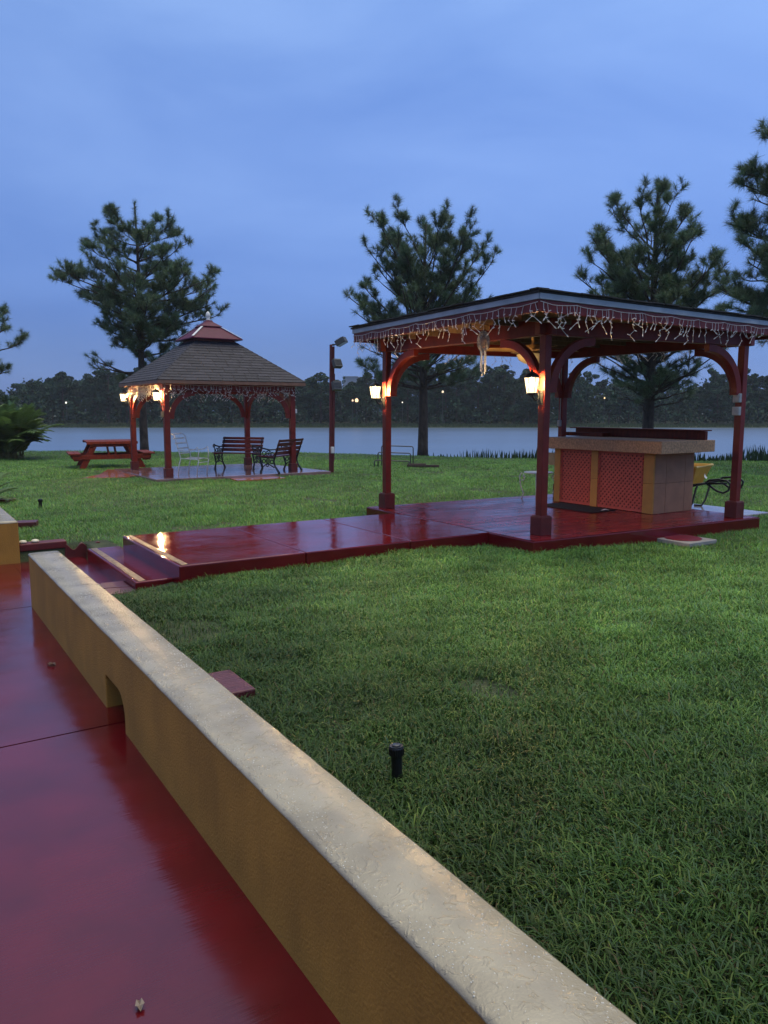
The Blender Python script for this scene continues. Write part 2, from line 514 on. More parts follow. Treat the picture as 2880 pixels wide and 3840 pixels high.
def low_zone(x, y):
    t, n = to_tn(np.asarray(x, float), np.asarray(y, float))
    return (n < 1.07) | ((t > 7.03) & (t < 9.45) & (n < 1.87)) | ((t > 7.03) & (t < 9.02) & (n < 2.16)) | ((t > 6.86) & (t < 8.78) & (n > 1.0) & (n < 5.85) & (n > 2.15))

tl = sorted(set(list(np.linspace(-14, 34, 130)) + [6.85, 6.87, 7.02, 7.04, 8.77, 8.79, 9.01, 9.03, 9.44, 9.46] + list(np.linspace(36, 120, 40)) + list(np.linspace(130, 700, 14))
                + list(np.linspace(-60, -16, 8))))
nl = sorted(set(list(np.linspace(-14, 40, 140)) + [1.06, 1.08, 1.86, 1.88, 2.145, 2.155, 2.165, 5.84, 5.86] + list(np.linspace(42, 140, 40)) + list(np.linspace(150, 700, 14))
                + list(np.linspace(-300, -16, 24))))
TT, NN = np.meshgrid(np.array(tl), np.array(nl), indexing='ij')
GX = TT * DT[0] + NN * DN[0]; GY = TT * DT[1] + NN * DN[1]
GZ = lawn_z(GX, GY)
GZ = np.where(low_zone(GX, GY) & (GY < 22), -.12, GZ)
nT, nN = GX.shape
idx = np.arange(nT * nN).reshape(nT, nN)
q = np.stack([idx[:-1, :-1], idx[:-1, 1:], idx[1:, 1:], idx[1:, :-1]], -1).reshape(-1, 4)[:, ::-1]
V = np.stack([GX, GY, GZ], -1).reshape(-1, 3)
M_soil = mat('lawn_soil', (.020, .030, .011), .9, .3, 5, .6, 45, color2=(.045, .060, .020), bdist=.03)
g = raw_mesh('ground', V, q.ravel(), np.full(len(q), 4), M_soil, None, None, True)
tag(g, 'damp lawn ground running from the low wall down to the lake and its far shore', None, None, 'structure')

# water
def water_mat():
    m = bpy.data.materials.new('lake_water'); m.use_nodes = True
    t = m.node_tree; p = t.nodes['Principled BSDF']
    p.inputs['Base Color'].default_value = (.04, .085, .16, 1)
    geo = nd(t, 'ShaderNodeNewGeometry')
    mp = nd(t, 'ShaderNodeMapping'); mp.inputs['Scale'].default_value = (.35, 1.0, 1.0)
    t.links.new(geo.outputs['Position'], mp.inputs[0])
    n = nd(t, 'ShaderNodeTexNoise'); n.inputs['Scale'].default_value = 1.5; n.inputs['Detail'].default_value = 4
    t.links.new(mp.outputs[0], n.inputs['Vector'])
    patch = nd(t, 'ShaderNodeTexNoise'); patch.inputs['Scale'].default_value = .05; patch.inputs['Detail'].default_value = 3
    mp2 = nd(t, 'ShaderNodeMapping'); mp2.inputs['Scale'].default_value = (.35, 1.6, 1.0)
    t.links.new(geo.outputs['Position'], mp2.inputs[0]); t.links.new(mp2.outputs[0], patch.inputs['Vector'])
    mr = nd(t, 'ShaderNodeMapRange'); mr.inputs['From Min'].default_value = .40; mr.inputs['From Max'].default_value = .62
    mr.inputs['To Min'].default_value = .06; mr.inputs['To Max'].default_value = .8
    t.links.new(patch.outputs['Fac'], mr.inputs['Value'])
    b = nd(t, 'ShaderNodeBump'); b.inputs['Distance'].default_value = .22
    t.links.new(mr.outputs[0], b.inputs['Strength']); t.links.new(n.outputs['Fac'], b.inputs['Height'])
    t.links.new(b.outputs[0], p.inputs['Normal'])
    p.inputs['Roughness'].default_value = .3
    p.inputs['IOR'].default_value = 2.5
    return m
wx = [-400, 400]
mb = MB(); mb.add([(-400, 20, LAKE_Z), (400, 20, LAKE_Z), (400, FAR_Y + 1.5, LAKE_Z), (-400, FAR_Y + 1.5, LAKE_Z)], [(0, 1, 2, 3)])
tag(mb.build('lake_water', water_mat()), 'rippled blue lake water between lawn and far wooded shore', None, None, 'structure')

# ------------------------------------------------------------------ patio, steps, walk, floors
def tnprism(mb, t0, t1, n0, n1, z0, z1):
    mb.prism([tn(t0, n0), tn(t0, n1), tn(t1, n1), tn(t1, n0)], z0, z1)
mb = MB()
g_ = .007
ts = [-6, -1.8, 1.2, 4.2, 7.22, 10.2, 13.2, 17.0]
ns = [-9, -4.6, -.9 - .6, 1.066]
for a, b in zip(ts[:-1], ts[1:]):
    for c, d in zip(ns[:-1], ns[1:]):
        tnprism(mb, a + g_, b - g_, c + g_, d - (g_ if d < 1 else 0), -.10, 0)
tnprism(mb, 7.035, 9.44, 1.07, 1.82, -.10, -.002)
tag(mb.build('patio', M_patio), 'wet red painted concrete patio on the house side of the low wall', None, None, 'structure')
mb = MB(); tnprism(mb, -6, 17, -9, 1.06, -.11, -.06)
tag(mb.build('patio_base', mat('joint_dark', (.012, .006, .006), .8)), 'dark base seen in the patio joints', None, None, 'structure')

mb = MB(); tnprism(mb, 7.02, 9.06, 1.80, 2.18, -.1, .15)
st = mb.build('step', M_walk, bevel=.012)
tag(st, 'wet red lower step between patio and raised walk', None, None, 'structure')
mb = MB(); tnprism(mb, 7.04, 9.04, 1.835, 1.90, .1515, .1545); mb.build('nosing_stripe', M_stripe, st)
mb = MB()
for a, b in [(2.14, 3.42), (3.428, 4.68), (4.688, 5.80)]:
    tnprism(mb, 6.80, 8.82, a, b, -.1, .30)
wk = mb.build('path', M_walk, bevel=.012)
tag(wk, 'wet glossy red walk leading from the steps to the pavilion', None, None, 'structure')
mb = MB(); tnprism(mb, 6.83, 8.79, 2.17, 2.235, .3015, .3045); mb.build('nosing_stripe', M_stripe, wk)
F_ = (1.61, 8.21); R_ = (4.98, 10.12); L_ = (-.262, 11.233); B_ = (3.11, 13.14)
mb = MB(); mb.prism([F_, R_, B_, L_], -.1, .298)
pf = mb.build('pavilion_floor', M_walk, bevel=.012)
fc = [sum(p[i] for p in (F_, R_, B_, L_)) / 4 for i in (0, 1)]
mb = MB(); mb.prism([tuple(fc[i] + (p[i] - fc[i]) * .992 for i in (0, 1)) for p in (F_, R_, B_, L_)], .29, .303)
mb.build('brick_paving', M_brickfloor, pf)
tag(pf, 'wet red stamped brick slab under the pavilion', None, None, 'structure')
mb = MB(); tnprism(mb, 6.55, 8.3, 9.68, 11.05, -.05, .19)
tag(mb.build('concrete_paving', mat('wet_concrete', (.26, .24, .24), .10, .2, 6, .1, 30, ior=1.7), bevel=.01), 'small wet concrete apron behind the bar', None, None, 'structure')

# gazebo floor
GF = np.array((-5.05, 18.05)); GA = DN; GB = DT
def gz(a, b):
    p = GF + GA * a + GB * b
    return (float(p[0]), float(p[1]))
GW, GD = 3.22, 2.95
GZ0 = .15
mb = MB(); mb.prism([gz(-.42, -.42), gz(GW + .9, -.38), gz(GW + .6, GD + .5), gz(-.42, GD + .5)], -.2, GZ0)
tag(mb.build('gazebo_floor', M_gazfloor, bevel=.01), 'wet shiny slab under the gazebo reflecting the sky', None, None, 'structure')
mb = MB(); mb.prism([gz(1.35, -.43), gz(1.25, -1.15), gz(2.5, -1.1), gz(2.55, -.42)], -.2, .105)
mb.prism([(-7.15, 18.05), (-6.15, 18.55), (-6.1, 19.0), (-5.6, 19.1), (-6.6, 20.5), (-7.5, 20.9), (-7.1, 19.2)], -.2, .125)
tag(mb.build('gazebo_path', M_orange, bevel=.008), 'wet orange tile path and step beside the gazebo', None, None, 'structure')

# ------------------------------------------------------------------ low walls
def low_wall(label, t0, t1, n0, n1, notch=None):
    root = thing('low_wall', label, 'wall', (0, 0, 0))
    zt = .458
    prof = [(t0, -.1), (t0, zt), (t1, zt), (t1, -.1)]
    if notch:
        a, b, h = notch
        arc = [(a + .13 - .13 * math.cos(u), h - .13 + .13 * math.sin(u)) for u in np.linspace(0, math.pi / 2, 7)]
        arc2 = [(b - .03 + .03 * math.sin(u), h - .03 + .03 * math.cos(u)) for u in np.linspace(0, math.pi / 2, 4)]
        prof = [(t0, -.1), (a, -.1)] + arc + arc2 + [(b, -.1), (t1, -.1), (t1, zt), (t0, zt)]
    mb = MB()
    mb.extr(prof, (DN[0] * n0, DN[1] * n0, 0), (DT[0], DT[1], 0), (0, 0, 1), (DN[0] * (n1 - n0), DN[1] * (n1 - n0), 0))
    mb.build('wall_body', M_ochre, root, bevel=.008)
    # the painted top, slightly uneven along its length
    bm = bmesh.new()
    k = int((t1 - t0) / .12)
    rr = random.Random(3)
    rows = []
    for i in range(k + 1):
        t = t0 - .002 + (t1 - t0 + .004) * i / k
        j0 = n0 - .003 + rr.uniform(-.0015, .0015); j1 = n1 + .003 + rr.uniform(-.0015, .0015)
        dz = rr.uniform(-.0012, .0012)
        rows.append([bm.verts.new((*tn(t, n), z)) for n, z in ((j0, .457), (j0, .463 + dz), (j0 + .012, .472 + dz), ((n0 + n1) / 2, .474 + dz),
                                                              (j1 - .012, .472 + dz), (j1, .463 + dz), (j1, .457))])
    for i in range(k):
        for j in range(6):
            bm.faces.new((rows[i][j], rows[i][j + 1], rows[i + 1][j + 1], rows[i + 1][j]))
    bm.faces.new(rows[0]); bm.faces.new(rows[-1][::-1])
    bmesh.ops.recalc_face_normals(bm, faces=bm.faces)
    me = bpy.data.meshes.new('wall_top'); bm.to_mesh(me); bm.free(); me.materials.append(M_cap)
    for p in me.polygons: p.use_smooth = True
    link('wall_top', me, root)
    return root
low_wall('long ochre stucco wall with pale wet top crossing the foreground diagonally', -4.0, 7.22, .95, 1.195, (4.04, 4.46, .20))
low_wall('short ochre wall end beyond the opening, beside the red brick curb', 9.40, 15.0, .905, 1.15)

# raindrops standing on the pale wall top
rd = np.random.default_rng(14)
m = 3400
t_ = -.2 + 7.3 * rd.uniform(0, 1, m) ** 1.5; n_ = .957 + .231 * rd.uniform(0, 1, m)
rad = rd.uniform(.0010, .0028, m) * (1 + .35 * np.clip(t_ / 4, 0, 1))
bx = t_ * DT[0] + n_ * DN[0]; by = t_ * DT[1] + n_ * DN[1]
prof_ = [(1.0, .0), (.80, .36), (.40, .60)]
VV = []
for r_, z_ in prof_:
    for k in range(6):
        a_ = k * math.pi / 3
        VV.append(np.stack([bx + rad * r_ * math.cos(a_), by + rad * r_ * math.sin(a_), .4725 + rad * z_], 1))
VV.append(np.stack([bx, by, .4725 + rad * .66], 1))
VV = np.stack(VV, 1)
fl = []
for ring in range(2):
    for k in range(6):
        fl.append((ring * 6 + k, ring * 6 + (k + 1) % 6, ring * 6 + 6 + (k + 1) % 6, ring * 6 + 6 + k))
for k in range(6): fl.append((12 + k, 12 + (k + 1) % 6, 18, 18))
quads = np.array([f for f in fl if f[2] != f[3]]); tris = np.array([f[:3] for f in fl if f[2] == f[3]])
base_i = (np.arange(m) * 19)[:, None, None]
lp = np.concatenate([np.concatenate([(quads[None] + base_i).reshape(m, -1), (tris[None] + base_i).reshape(m, -1)], 1)], 0).reshape(-1)
ct = np.tile(np.concatenate([np.full(len(quads), 4), np.full(len(tris), 3)]), m)
M_drop = mat('raindrop', (.42, .39, .31), .06, .1, 10, ior=1.9)
tag(raw_mesh('raindrops', VV.reshape(-1, 3), lp, ct, M_drop, None, None, True), 'raindrops standing on the pale top of the long wall', 'raindrops', None, 'stuff')

# ------------------------------------------------------------------ pavilion
PP = [Vector((.04, 11.10, 0)), Vector((1.78, 8.66, 0)), Vector((4.62, 10.10, 0)), Vector((2.88, 12.54, 0))]   # left, front, right, back
PB, PT = .303, 2.70
rot = SITE_ROT
pav = thing('pavilion', 'large red timber pavilion with low flat roof over the brick slab', 'pavilion', (0, 0, 0))
BEAMZ0, BEAMZ1 = 2.52, 2.70
def rz_of(a, b):
    d = b - a
    return math.atan2(d.y, d.x)
for p in PP:
    mb = MB(); mb.cbox((p.x, p.y, (PB + PT) / 2 + .1), (.094, .094, PT - PB - .2), rot)
    o = mb.build('post', M_red, pav, bevel=.006)
    mb = MB(); mb.cbox((p.x, p.y, PB + .105), (.172, .172, .21), rot)
    mb.cbox((p.x, p.y, PB + .215), (.150, .150, .012), rot)
    mb.build('post_base', M_reddk, o, bevel=.006)
order = [(0, 1), (1, 2), (2, 3), (3, 0)]
for a, b in order:
    d = (PP[b] - PP[a]).normalized()
    A = PP[a] - d * .12; B = PP[b] + d * .12
    mb = MB()
    nrm = Vector((-d.y, d.x, 0))
    off = 0.0
    mb.obox(((A.x + B.x) / 2, (A.y + B.y) / 2, (BEAMZ0 + BEAMZ1) / 2 + (.003 if a % 2 else 0)), d * (B - A).length / 2, nrm * .044, (0, 0, (BEAMZ1 - BEAMZ0) / 2))
    mb.build('beam', M_red, pav, bevel=.005)
    for (p, dd) in ((PP[a], d), (PP[b], -d)):
        # curved knee brace: a quarter ring from the post up to the beam
        RR = .60
        pts_o, pts_i = [], []
        cx = .045 + RR; cz = BEAMZ0 - RR
        for i in range(13):
            u = math.pi / 2 * i / 12
            pts_o.append((cx - RR * math.cos(u), cz + RR * math.sin(u)))
            r2 = RR - .092
            pts_i.append((cx - r2 * math.cos(u), cz + r2 * math.sin(u)))
        prof = [(.045, cz - .02)] + pts_o + [(cx + .03, BEAMZ0)] + [(cx + .03, BEAMZ0 - .092)] + pts_i[::-1] + [(.15, cz - .02)]
        prof = [(max(.045, x), z) for x, z in prof]
        mb = MB()
        nn = Vector((-dd.y, dd.x, 0))
        mb.extr(prof, p - nn * .041, dd, (0, 0, 1), nn * .082)
        mb.build('brace', M_red, pav, bevel=.004)
# roof
EF = Vector((1.51, 7.71, 0)); EL = Vector((-.43, 11.16, 0)); ER = Vector((5.375, 10.44, 0)); EB = EL + ER - EF
EV = [EL, EF, ER, EB]
cen = (EL + EF + ER + EB) / 4
mb = MB()
for i in range(4):
    a, b = EV[i], EV[(i + 1) % 4]
    d = (b - a).normalized(); n = Vector((d.y, -d.x, 0))
    if n.dot((a + b) / 2 - cen) < 0: n = -n
    mid = (a + b) / 2 - n * .02
    mb.obox((mid.x, mid.y, 2.722), d * ((b - a).length / 2 - .001 * i), n * .019, (0, 0, .060))
mb.build('fascia', M_red, pav, bevel=.003)
mb = MB()
for i in range(4):
    a, b = EV[i], EV[(i + 1) % 4]
    d = (b - a).normalized(); n = Vector((d.y, -d.x, 0))
    if n.dot((a + b) / 2 - cen) < 0: n = -n
    mid = (a + b) / 2 + n * .006
    mb.obox((mid.x, mid.y, 2.808), d * ((b - a).length / 2 + .008 - .001 * i), n * .012, (0, 0, .029))
mb.build('drip_edge', M_trim, pav, bevel=.002)
mb = MB()
ins = [p + (cen - p).normalized() * .05 for p in EV]
mb.add([(p.x, p.y, 2.700) for p in ins] + [(p.x, p.y, 2.716) for p in ins], [(0, 1, 2, 3), (7, 6, 5, 4), (0, 4, 5, 1), (1, 5, 6, 2), (2, 6, 7, 3), (3, 7, 4, 0)])
mb.build('soffit', M_ply, pav)
# rafters under the ceiling
mb = MB()
for s in np.linspace(.14, .86, 7):
    a = EL.lerp(EF, s); b = EB.lerp(ER, s)
    a2 = a.lerp(b, .06); b2 = a.lerp(b, .94)
    mb.bar((a2.x, a2.y, 2.672), (b2.x, b2.y, 2.672), .04, .055)
mb.build('rafters', M_ply, pav)
# low hip roof of dark shingles, lapped edge tabs at the eave
mb = MB()
oh = [p + (p - cen).normalized() * .045 for p in EV]
zt = 2.840
ridge = [cen + (EL - EF) * .10, cen + (EF - EL) * .10]
mb.add([(p.x, p.y, zt) for p in oh] + [(p.x, p.y, zt + .02) for p in oh] + [(r.x, r.y, 2.99) for r in ridge] ,
       [(3, 2, 1, 0), (0, 1, 5, 4), (1, 2, 6, 5), (2, 3, 7, 6), (3, 0, 4, 7), (4, 5, 9, 8), (5, 6, 9), (6, 7, 8, 9), (7, 4, 8)])
rr = random.Random(5)
for i in range(4):
    a, b = oh[i], oh[(i + 1) % 4]
    L = (b - a).length; d = (b - a).normalized(); n = Vector((d.y, -d.x, 0))
    if n.dot((a + b) / 2 - cen) < 0: n = -n
    x = 0.0
    while x < L - .05:
        w = min(rr.uniform(.22, .34), L - x)
        c = a + d * (x + w / 2) - n * (.06 - rr.uniform(0, .02))
        mb.obox((c.x, c.y, zt + .026 + rr.uniform(0, .012)), d * (w / 2 - .003), n * .075, (0, 0, .006), rr.uniform(.6, 1.3))
        x += w
mb.build('roof', M_roofdk, pav)

# ------------------------------------------------------------------ wall lanterns
M_glow = bpy.data.materials.new('frosted_lantern_glass'); M_glow.use_nodes = True
gt = M_glow.node_tree; gt.nodes.clear()
go_ = nd(gt, 'ShaderNodeOutputMaterial'); gm = nd(gt, 'ShaderNodeMixShader'); gm.inputs[0].default_value = .5
ge = nd(gt, 'ShaderNodeEmission'); ge.inputs[0].default_value = (1, .78, .40, 1); ge.inputs[1].default_value = 2.6
gtr = nd(gt, 'ShaderNodeBsdfTransparent')
gt.links.new(gtr.outputs[0], gm.inputs[1]); gt.links.new(ge.outputs[0], gm.inputs[2]); gt.links.new(gm.outputs[0], go_.inputs[0])
M_bulb = emit('lit_bulb', (1.0, .60, .24), 3600.0)
def make_lantern(label, p, s=1.0, rz=None):
    r = rz if rz is not None else SITE_ROT + math.pi
    t = thing('wall_lantern', label, 'lantern', p, r, 'lit lanterns on the posts')
    k = s
    ox = .145 * k
    mb = MB(); mb.cbox((.008, 0, -.14 * k), (.016, .075 * k, .16 * k)); mb.cbox((.018, 0, -.14 * k), (.012, .045 * k, .12 * k))
    mb.build('back_plate', M_iron, t, bevel=.004)
    mb = MB()
    pts = []
    for i in range(13):
        u = i / 12
        pts.append((.02 + (ox - .02) * (u ** .8), 0, -.15 * k - .045 * k * math.sin(u * math.pi) + .055 * k * u))
    mb.tube(pts, .010 * k, 6)
    mb.tube([(.02, 0, -.09 * k), (.06 * k, 0, -.05 * k), (.075 * k, 0, -.10 * k), (.05 * k, 0, -.125 * k)], .007 * k, 6)
    mb.build('arm', M_iron, t, smooth=True)
    mb = MB()
    n = 6
    def hexa(r_, z): return [(ox + r_ * math.cos(math.pi / 3 * i + .3), r_ * math.sin(math.pi / 3 * i + .3), z) for i in range(n)]
    a = hexa(.052 * k, -.088 * k); b = hexa(.078 * k, .070 * k)
    mb.add(a + b, [tuple(range(n - 1, -1, -1)), tuple(range(n, 2 * n))] + [(i, (i + 1) % n, n + (i + 1) % n, n + i) for i in range(n)])
    gl_ = mb.build('lantern_glass', M_glow, t)
    mb = MB(); mb.lathe([(.004, -.034 * k), (.018 * k, -.022 * k), (.024 * k, 0), (.018 * k, .022 * k), (.004, .034 * k)], (ox, 0), 10); mb.build('bulb', M_bulb, gl_, smooth=True)
    mb = MB()
    for i in range(n):
        mb.bar(Vector(a[i]) + Vector((a[i][0] - ox, a[i][1], 0)) * .05, Vector(b[i]) + Vector((b[i][0] - ox, b[i][1], 0)) * .04, .006 * k, .006 * k)
    mb.lathe([(.030 * k, -.118 * k), (.058 * k, -.104 * k), (.058 * k, -.090 * k)], (ox, 0), 12)
    mb.build('cage', M_iron, t)
    mb = MB()
    mb.lathe([(.088 * k, .072 * k), (.086 * k, .082 * k), (.055 * k, .112 * k), (.030 * k, .128 * k), (.012 * k, .136 * k), (.014 * k, .150 * k), (.004 * k, .160 * k)], (ox, 0), 14)
    mb.build('cap', M_iron, t, smooth=True)
    return t
nx = Vector((-DN[0], -DN[1], 0))
def on_post(p, z, off=.049):
    return (p.x + nx.x * off, p.y + nx.y * off, z)
make_lantern('lit lantern on the pavilion post farthest from the bar', on_post(PP[0], 1.965))
make_lantern('brightest lit lantern, on the nearest pavilion post by the bar', on_post(PP[1], 1.985))

# ------------------------------------------------------------------ icicle lights
def strand_mesh(seed, n):
    rr = random.Random(seed)
    mb = MB()
    x = 0; y = 0; z = 0
    pts = [(0, 0, 0)]
    sgn = rr.choice((-1, 1))
    for i in range(n):
        a = sgn * rr.uniform(.45, 1.0) if i else sgn * rr.uniform(0, .25)
        L = rr.uniform(.058, .082)
        x += math.sin(a) * L; z -= math.cos(a) * L; y += rr.uniform(-.008, .008)
        pts.append((x, y, z)); sgn = -sgn if rr.random() < .8 else sgn
    mb.tube(pts, .0027, 4)
    for i in range(1, len(pts)):
        p = Vector(pts[i])
        last = i == len(pts) - 1
        dirv = Vector((rr.choice((-1, 1)) * rr.uniform(.6, 1), rr.uniform(-.4, .4), rr.uniform(-.5, .4))).normalized() if not last else (p - Vector(pts[i - 1])).normalized()
        mb.tube([p, p + dirv * .012, p + dirv * .030], [.0058, .0062, .0035], 5)
    me = mb
    return me
STRANDS = {}
def strand(n, v):
    if (n, v) not in STRANDS:
        o = strand_mesh(n * 31 + v, n).build('strand', M_wire)
        STRANDS[(n, v)] = o.data
        bpy.data.objects.remove(o)
    return STRANDS[(n, v)]
def icicle_string(label, p0, p1, group, z, sag=.018, step=.088, scale=1.0, seed=0, lens=(1, 2, 2, 3, 4, 4, 5), cluster=None):
    p0 = Vector(p0); p1 = Vector(p1)
    L = (p1 - p0).length
    t = thing('icicle_light_string', label, 'string lights', (p0.x, p0.y, z), rz_of(p0, p1), group)
    rr = random.Random(seed)
    mb = MB()
    nb = max(2, int(L / .5)); pts = []
    for i in range(nb * 6 + 1):
        x = L * i / (nb * 6)
        u = (i % 6) / 6
        pts.append((x, 0, -sag * scale * 4 * u * (1 - u) + rr.uniform(-.003, .003)))
    mb.tube(pts, .0032 * scale, 4)
    mb.build('main_wire', M_wire, t)
    x = .04; k = 0
    while x < L - .03 and k < 95:
        o = bpy.data.objects.new('strand', strand(rr.choice(lens), rr.randrange(5)))
        COL.objects.link(o); o.parent = t
        zz = float(np.interp(x, [p[0] for p in pts], [p[2] for p in pts]))
        o.location = (x, rr.uniform(-.006, .006), zz)
        o.rotation_euler = (rr.uniform(-.08, .08), rr.uniform(-.22, .22), rr.choice((0, math.pi)) + rr.uniform(-.5, .5))
        o.scale = (scale,) * 3
        x += rr.uniform(.5, 1.5) * step * (0.5 if rr.random() < .25 else 1.0); k += 1
    return t
def offs(a, b, d):
    dd = (b - a).normalized(); n = Vector((dd.y, -dd.x, 0))
    if n.dot((a + b) / 2 - cen) < 0: n = -n
    return a + n * d, b + n * d
grp = 'white icicle light strings round the pavilion eaves'
a, b = offs(EL, EF, .018); icicle_string('white icicle lights along the pavilion eave above the wind chime', a, b, grp, 2.752, seed=1)
a, b = offs(EF, ER, .018); icicle_string('white icicle lights along the pavilion eave above the bar and lid', a, b, grp, 2.752, seed=2)
a, b = offs(EL, EB, .018); icicle_string('white icicle lights on the far lake-side pavilion eave', a, b, grp, 2.74, seed=3)
a, b = offs(EB, ER, .018); icicle_string('white icicle lights on the pavilion eave behind the wheelbarrow', a, b, grp, 2.74, seed=4)

# ------------------------------------------------------------------ ceiling fan, wind chime, utility boxes
fan = thing('ceiling_fan', 'tan ceiling fan with cream bowl light under the pavilion', 'ceiling fan', (1.90, 10.05, 2.700))
mb = MB(); mb.lathe([(.05, 0), (.06, -.03), (.015, -.05), (.015, -.16), (.09, -.17), (.10, -.24), (.06, -.28)], n=16); mb.build('motor', M_tan, fan, smooth=True)
mb = MB(); mb.lathe([(.205, -.285), (.20, -.305), (.17, -.36), (.10, -.40), (.02, -.41)], n=24)
mb.build('light_bowl', mat('cream_glass', (.72, .62, .40), .25, .05), fan, smooth=True)
for i, a_ in enumerate((12, 102, 192, 282)):
    c_, s_ = math.cos(math.radians(a_)), math.sin(math.radians(a_))
    mb = MB(); mb.obox((c_ * .36, s_ * .36, -.235), (c_ * .24, s_ * .24, 0), (-s_ * .065, c_ * .065, .012), (0, 0, .004))
    mb.build('blade', M_tan, fan)
mb = MB()
for x in (-.06, .07): mb.tube([(x, .02, -.38), (x, .02, -.56)], .0025, 4)
mb.build('pull_chain', M_greydk, fan)

wcp = EL.lerp(EF, .735)
wc = thing('wind_chime', 'wind chime with shell ring and silver tubes hanging from the eave', 'wind chime', (wcp.x + .10, wcp.y + .06, 2.70), .12)
mb = MB(); mb.tube([(0, 0, 0), (0, 0, -.14)], .003, 4); mb.build('cord', M_wire, wc)
mb = MB()
rr = random.Random(9)
for i in range(40):
    a_ = 2 * math.pi * i / 40
    for rad in (.078, .062):
        c_ = Vector((rad * .72 * math.cos(a_), 0, -.245 + rad * 1.35 * math.sin(a_)))
        mb.obox(c_, Vector((math.cos(a_), rr.uniform(-.4, .4), math.sin(a_))) * .015, Vector((-math.sin(a_), 0, math.cos(a_))) * .008, (0, .004, 0), rr.uniform(.6, 1.2))
mb.build('shell_ring', mat('shell_grey', (.30, .24, .19), .7, .3, 40, attr=True), wc)
mb = MB(); mb.lathe([(.0, -.012), (.030, -.006), (.034, 0), (.030, .006), (0, .012)], n=14)
dd = mb.build('disc', mat('shell_brown', (.16, .10, .075), .6, .3, 40), wc); dd.rotation_euler = (math.pi / 2, 0, 0); dd.location = (0, 0, -.245); dd.scale = (1.1, 1.9, 1)
for i, x in enumerate((-.030, -.010, .012, .030)):
    mb = MB(); mb.tube([(x, (i % 2) * .02 - .01, -.35), (x, (i % 2) * .02 - .01, -.57 - .05 * (i % 3 == 1) - .03 * (i == 2))], .0075, 8); mb.build('tube', M_grey, wc)

def ubox(label, p, size, rz, m, cat='electrical box'):
    t = thing('outlet_box', label, cat, p, rz)
    mb = MB(); mb.cbox((0, 0, 0), size); b = mb.build('box', m, t, bevel=.006)
    mb = MB(); mb.cbox((size[0] / 2 + .004, 0, 0), (.008, size[1] * .86, size[2] * .86)); mb.build('cover', m, b, bevel=.003)
    return t
p = PP[2]
ubox('upper of two grey outlet boxes on the pavilion post by the wheelbarrow', on_post(p, 1.862, .075), (.05, .10, .115), SITE_ROT + math.pi, M_grey)
ubox('lower of two grey outlet boxes on the pavilion post by the wheelbarrow', on_post(p, 1.695, .075), (.05, .10, .11), SITE_ROT + math.pi, M_grey)
p = PP[3]
ub = ubox('small grey outlet box with thin conduit on the back pavilion post', on_post(p, 1.50, .065), (.04, .06, .10), SITE_ROT + math.pi, M_grey)
mb = MB(); mb.tube([(-.01, 0, .05), (-.01, 0, .95)], .008, 6); mb.build('conduit', M_grey, ub)

# ------------------------------------------------------------------ outdoor bar
bar = thing('bar_counter', 'outdoor bar with tan stone top and red lattice front', 'bar counter', (*tn(6.78, 8.67), .303), SITE_ROT)
# local: x = along n (depth), y = along t (length)
DEP, LEN, BH = .83, 1.86, .83
mb = MB()
mb.box(.03, DEP - .01, .012, LEN - .01, 0, BH - .004)
mb.build('core', mat('mortar_brown', (.12, .06, .035), .8), bar)
mb = MB()
xs = [0.0, .235, .64, DEP]
for i in range(3):
    for j in range(2):
        mb.box(xs[i] + .0025 + (.0 if i else .0), xs[i + 1] - .0025, 0, .05, j * BH / 2 + .002, (j + 1) * BH / 2 - .002, random.Random(i * 2 + j).uniform(.9, 1.1))
        mb.box(xs[i] + .0025, xs[i + 1] - .0025, LEN - .05, LEN, j * BH / 2 + .002, (j + 1) * BH / 2 - .002)
for k in range(4):
    for j in range(2):
        mb.box(DEP - .05, DEP + .001, .052 + k * .44, .052 + (k + 1) * .44 - .005, j * BH / 2 + .002, (j + 1) * BH / 2 - .002)
mb.build('block_wall', M_sand, bar, bevel=.003)
mb = MB()
for y0, y1 in ((.004, .175), (.985, 1.115), (1.735, LEN - .004)):
    mb = MB()
    for j in range(2):
        mb.box(-.022, .03, y0, y1, j * BH / 2 + .002, (j + 1) * BH / 2 - .002)
    mb.build('column', M_yelblock, bar, bevel=.004)
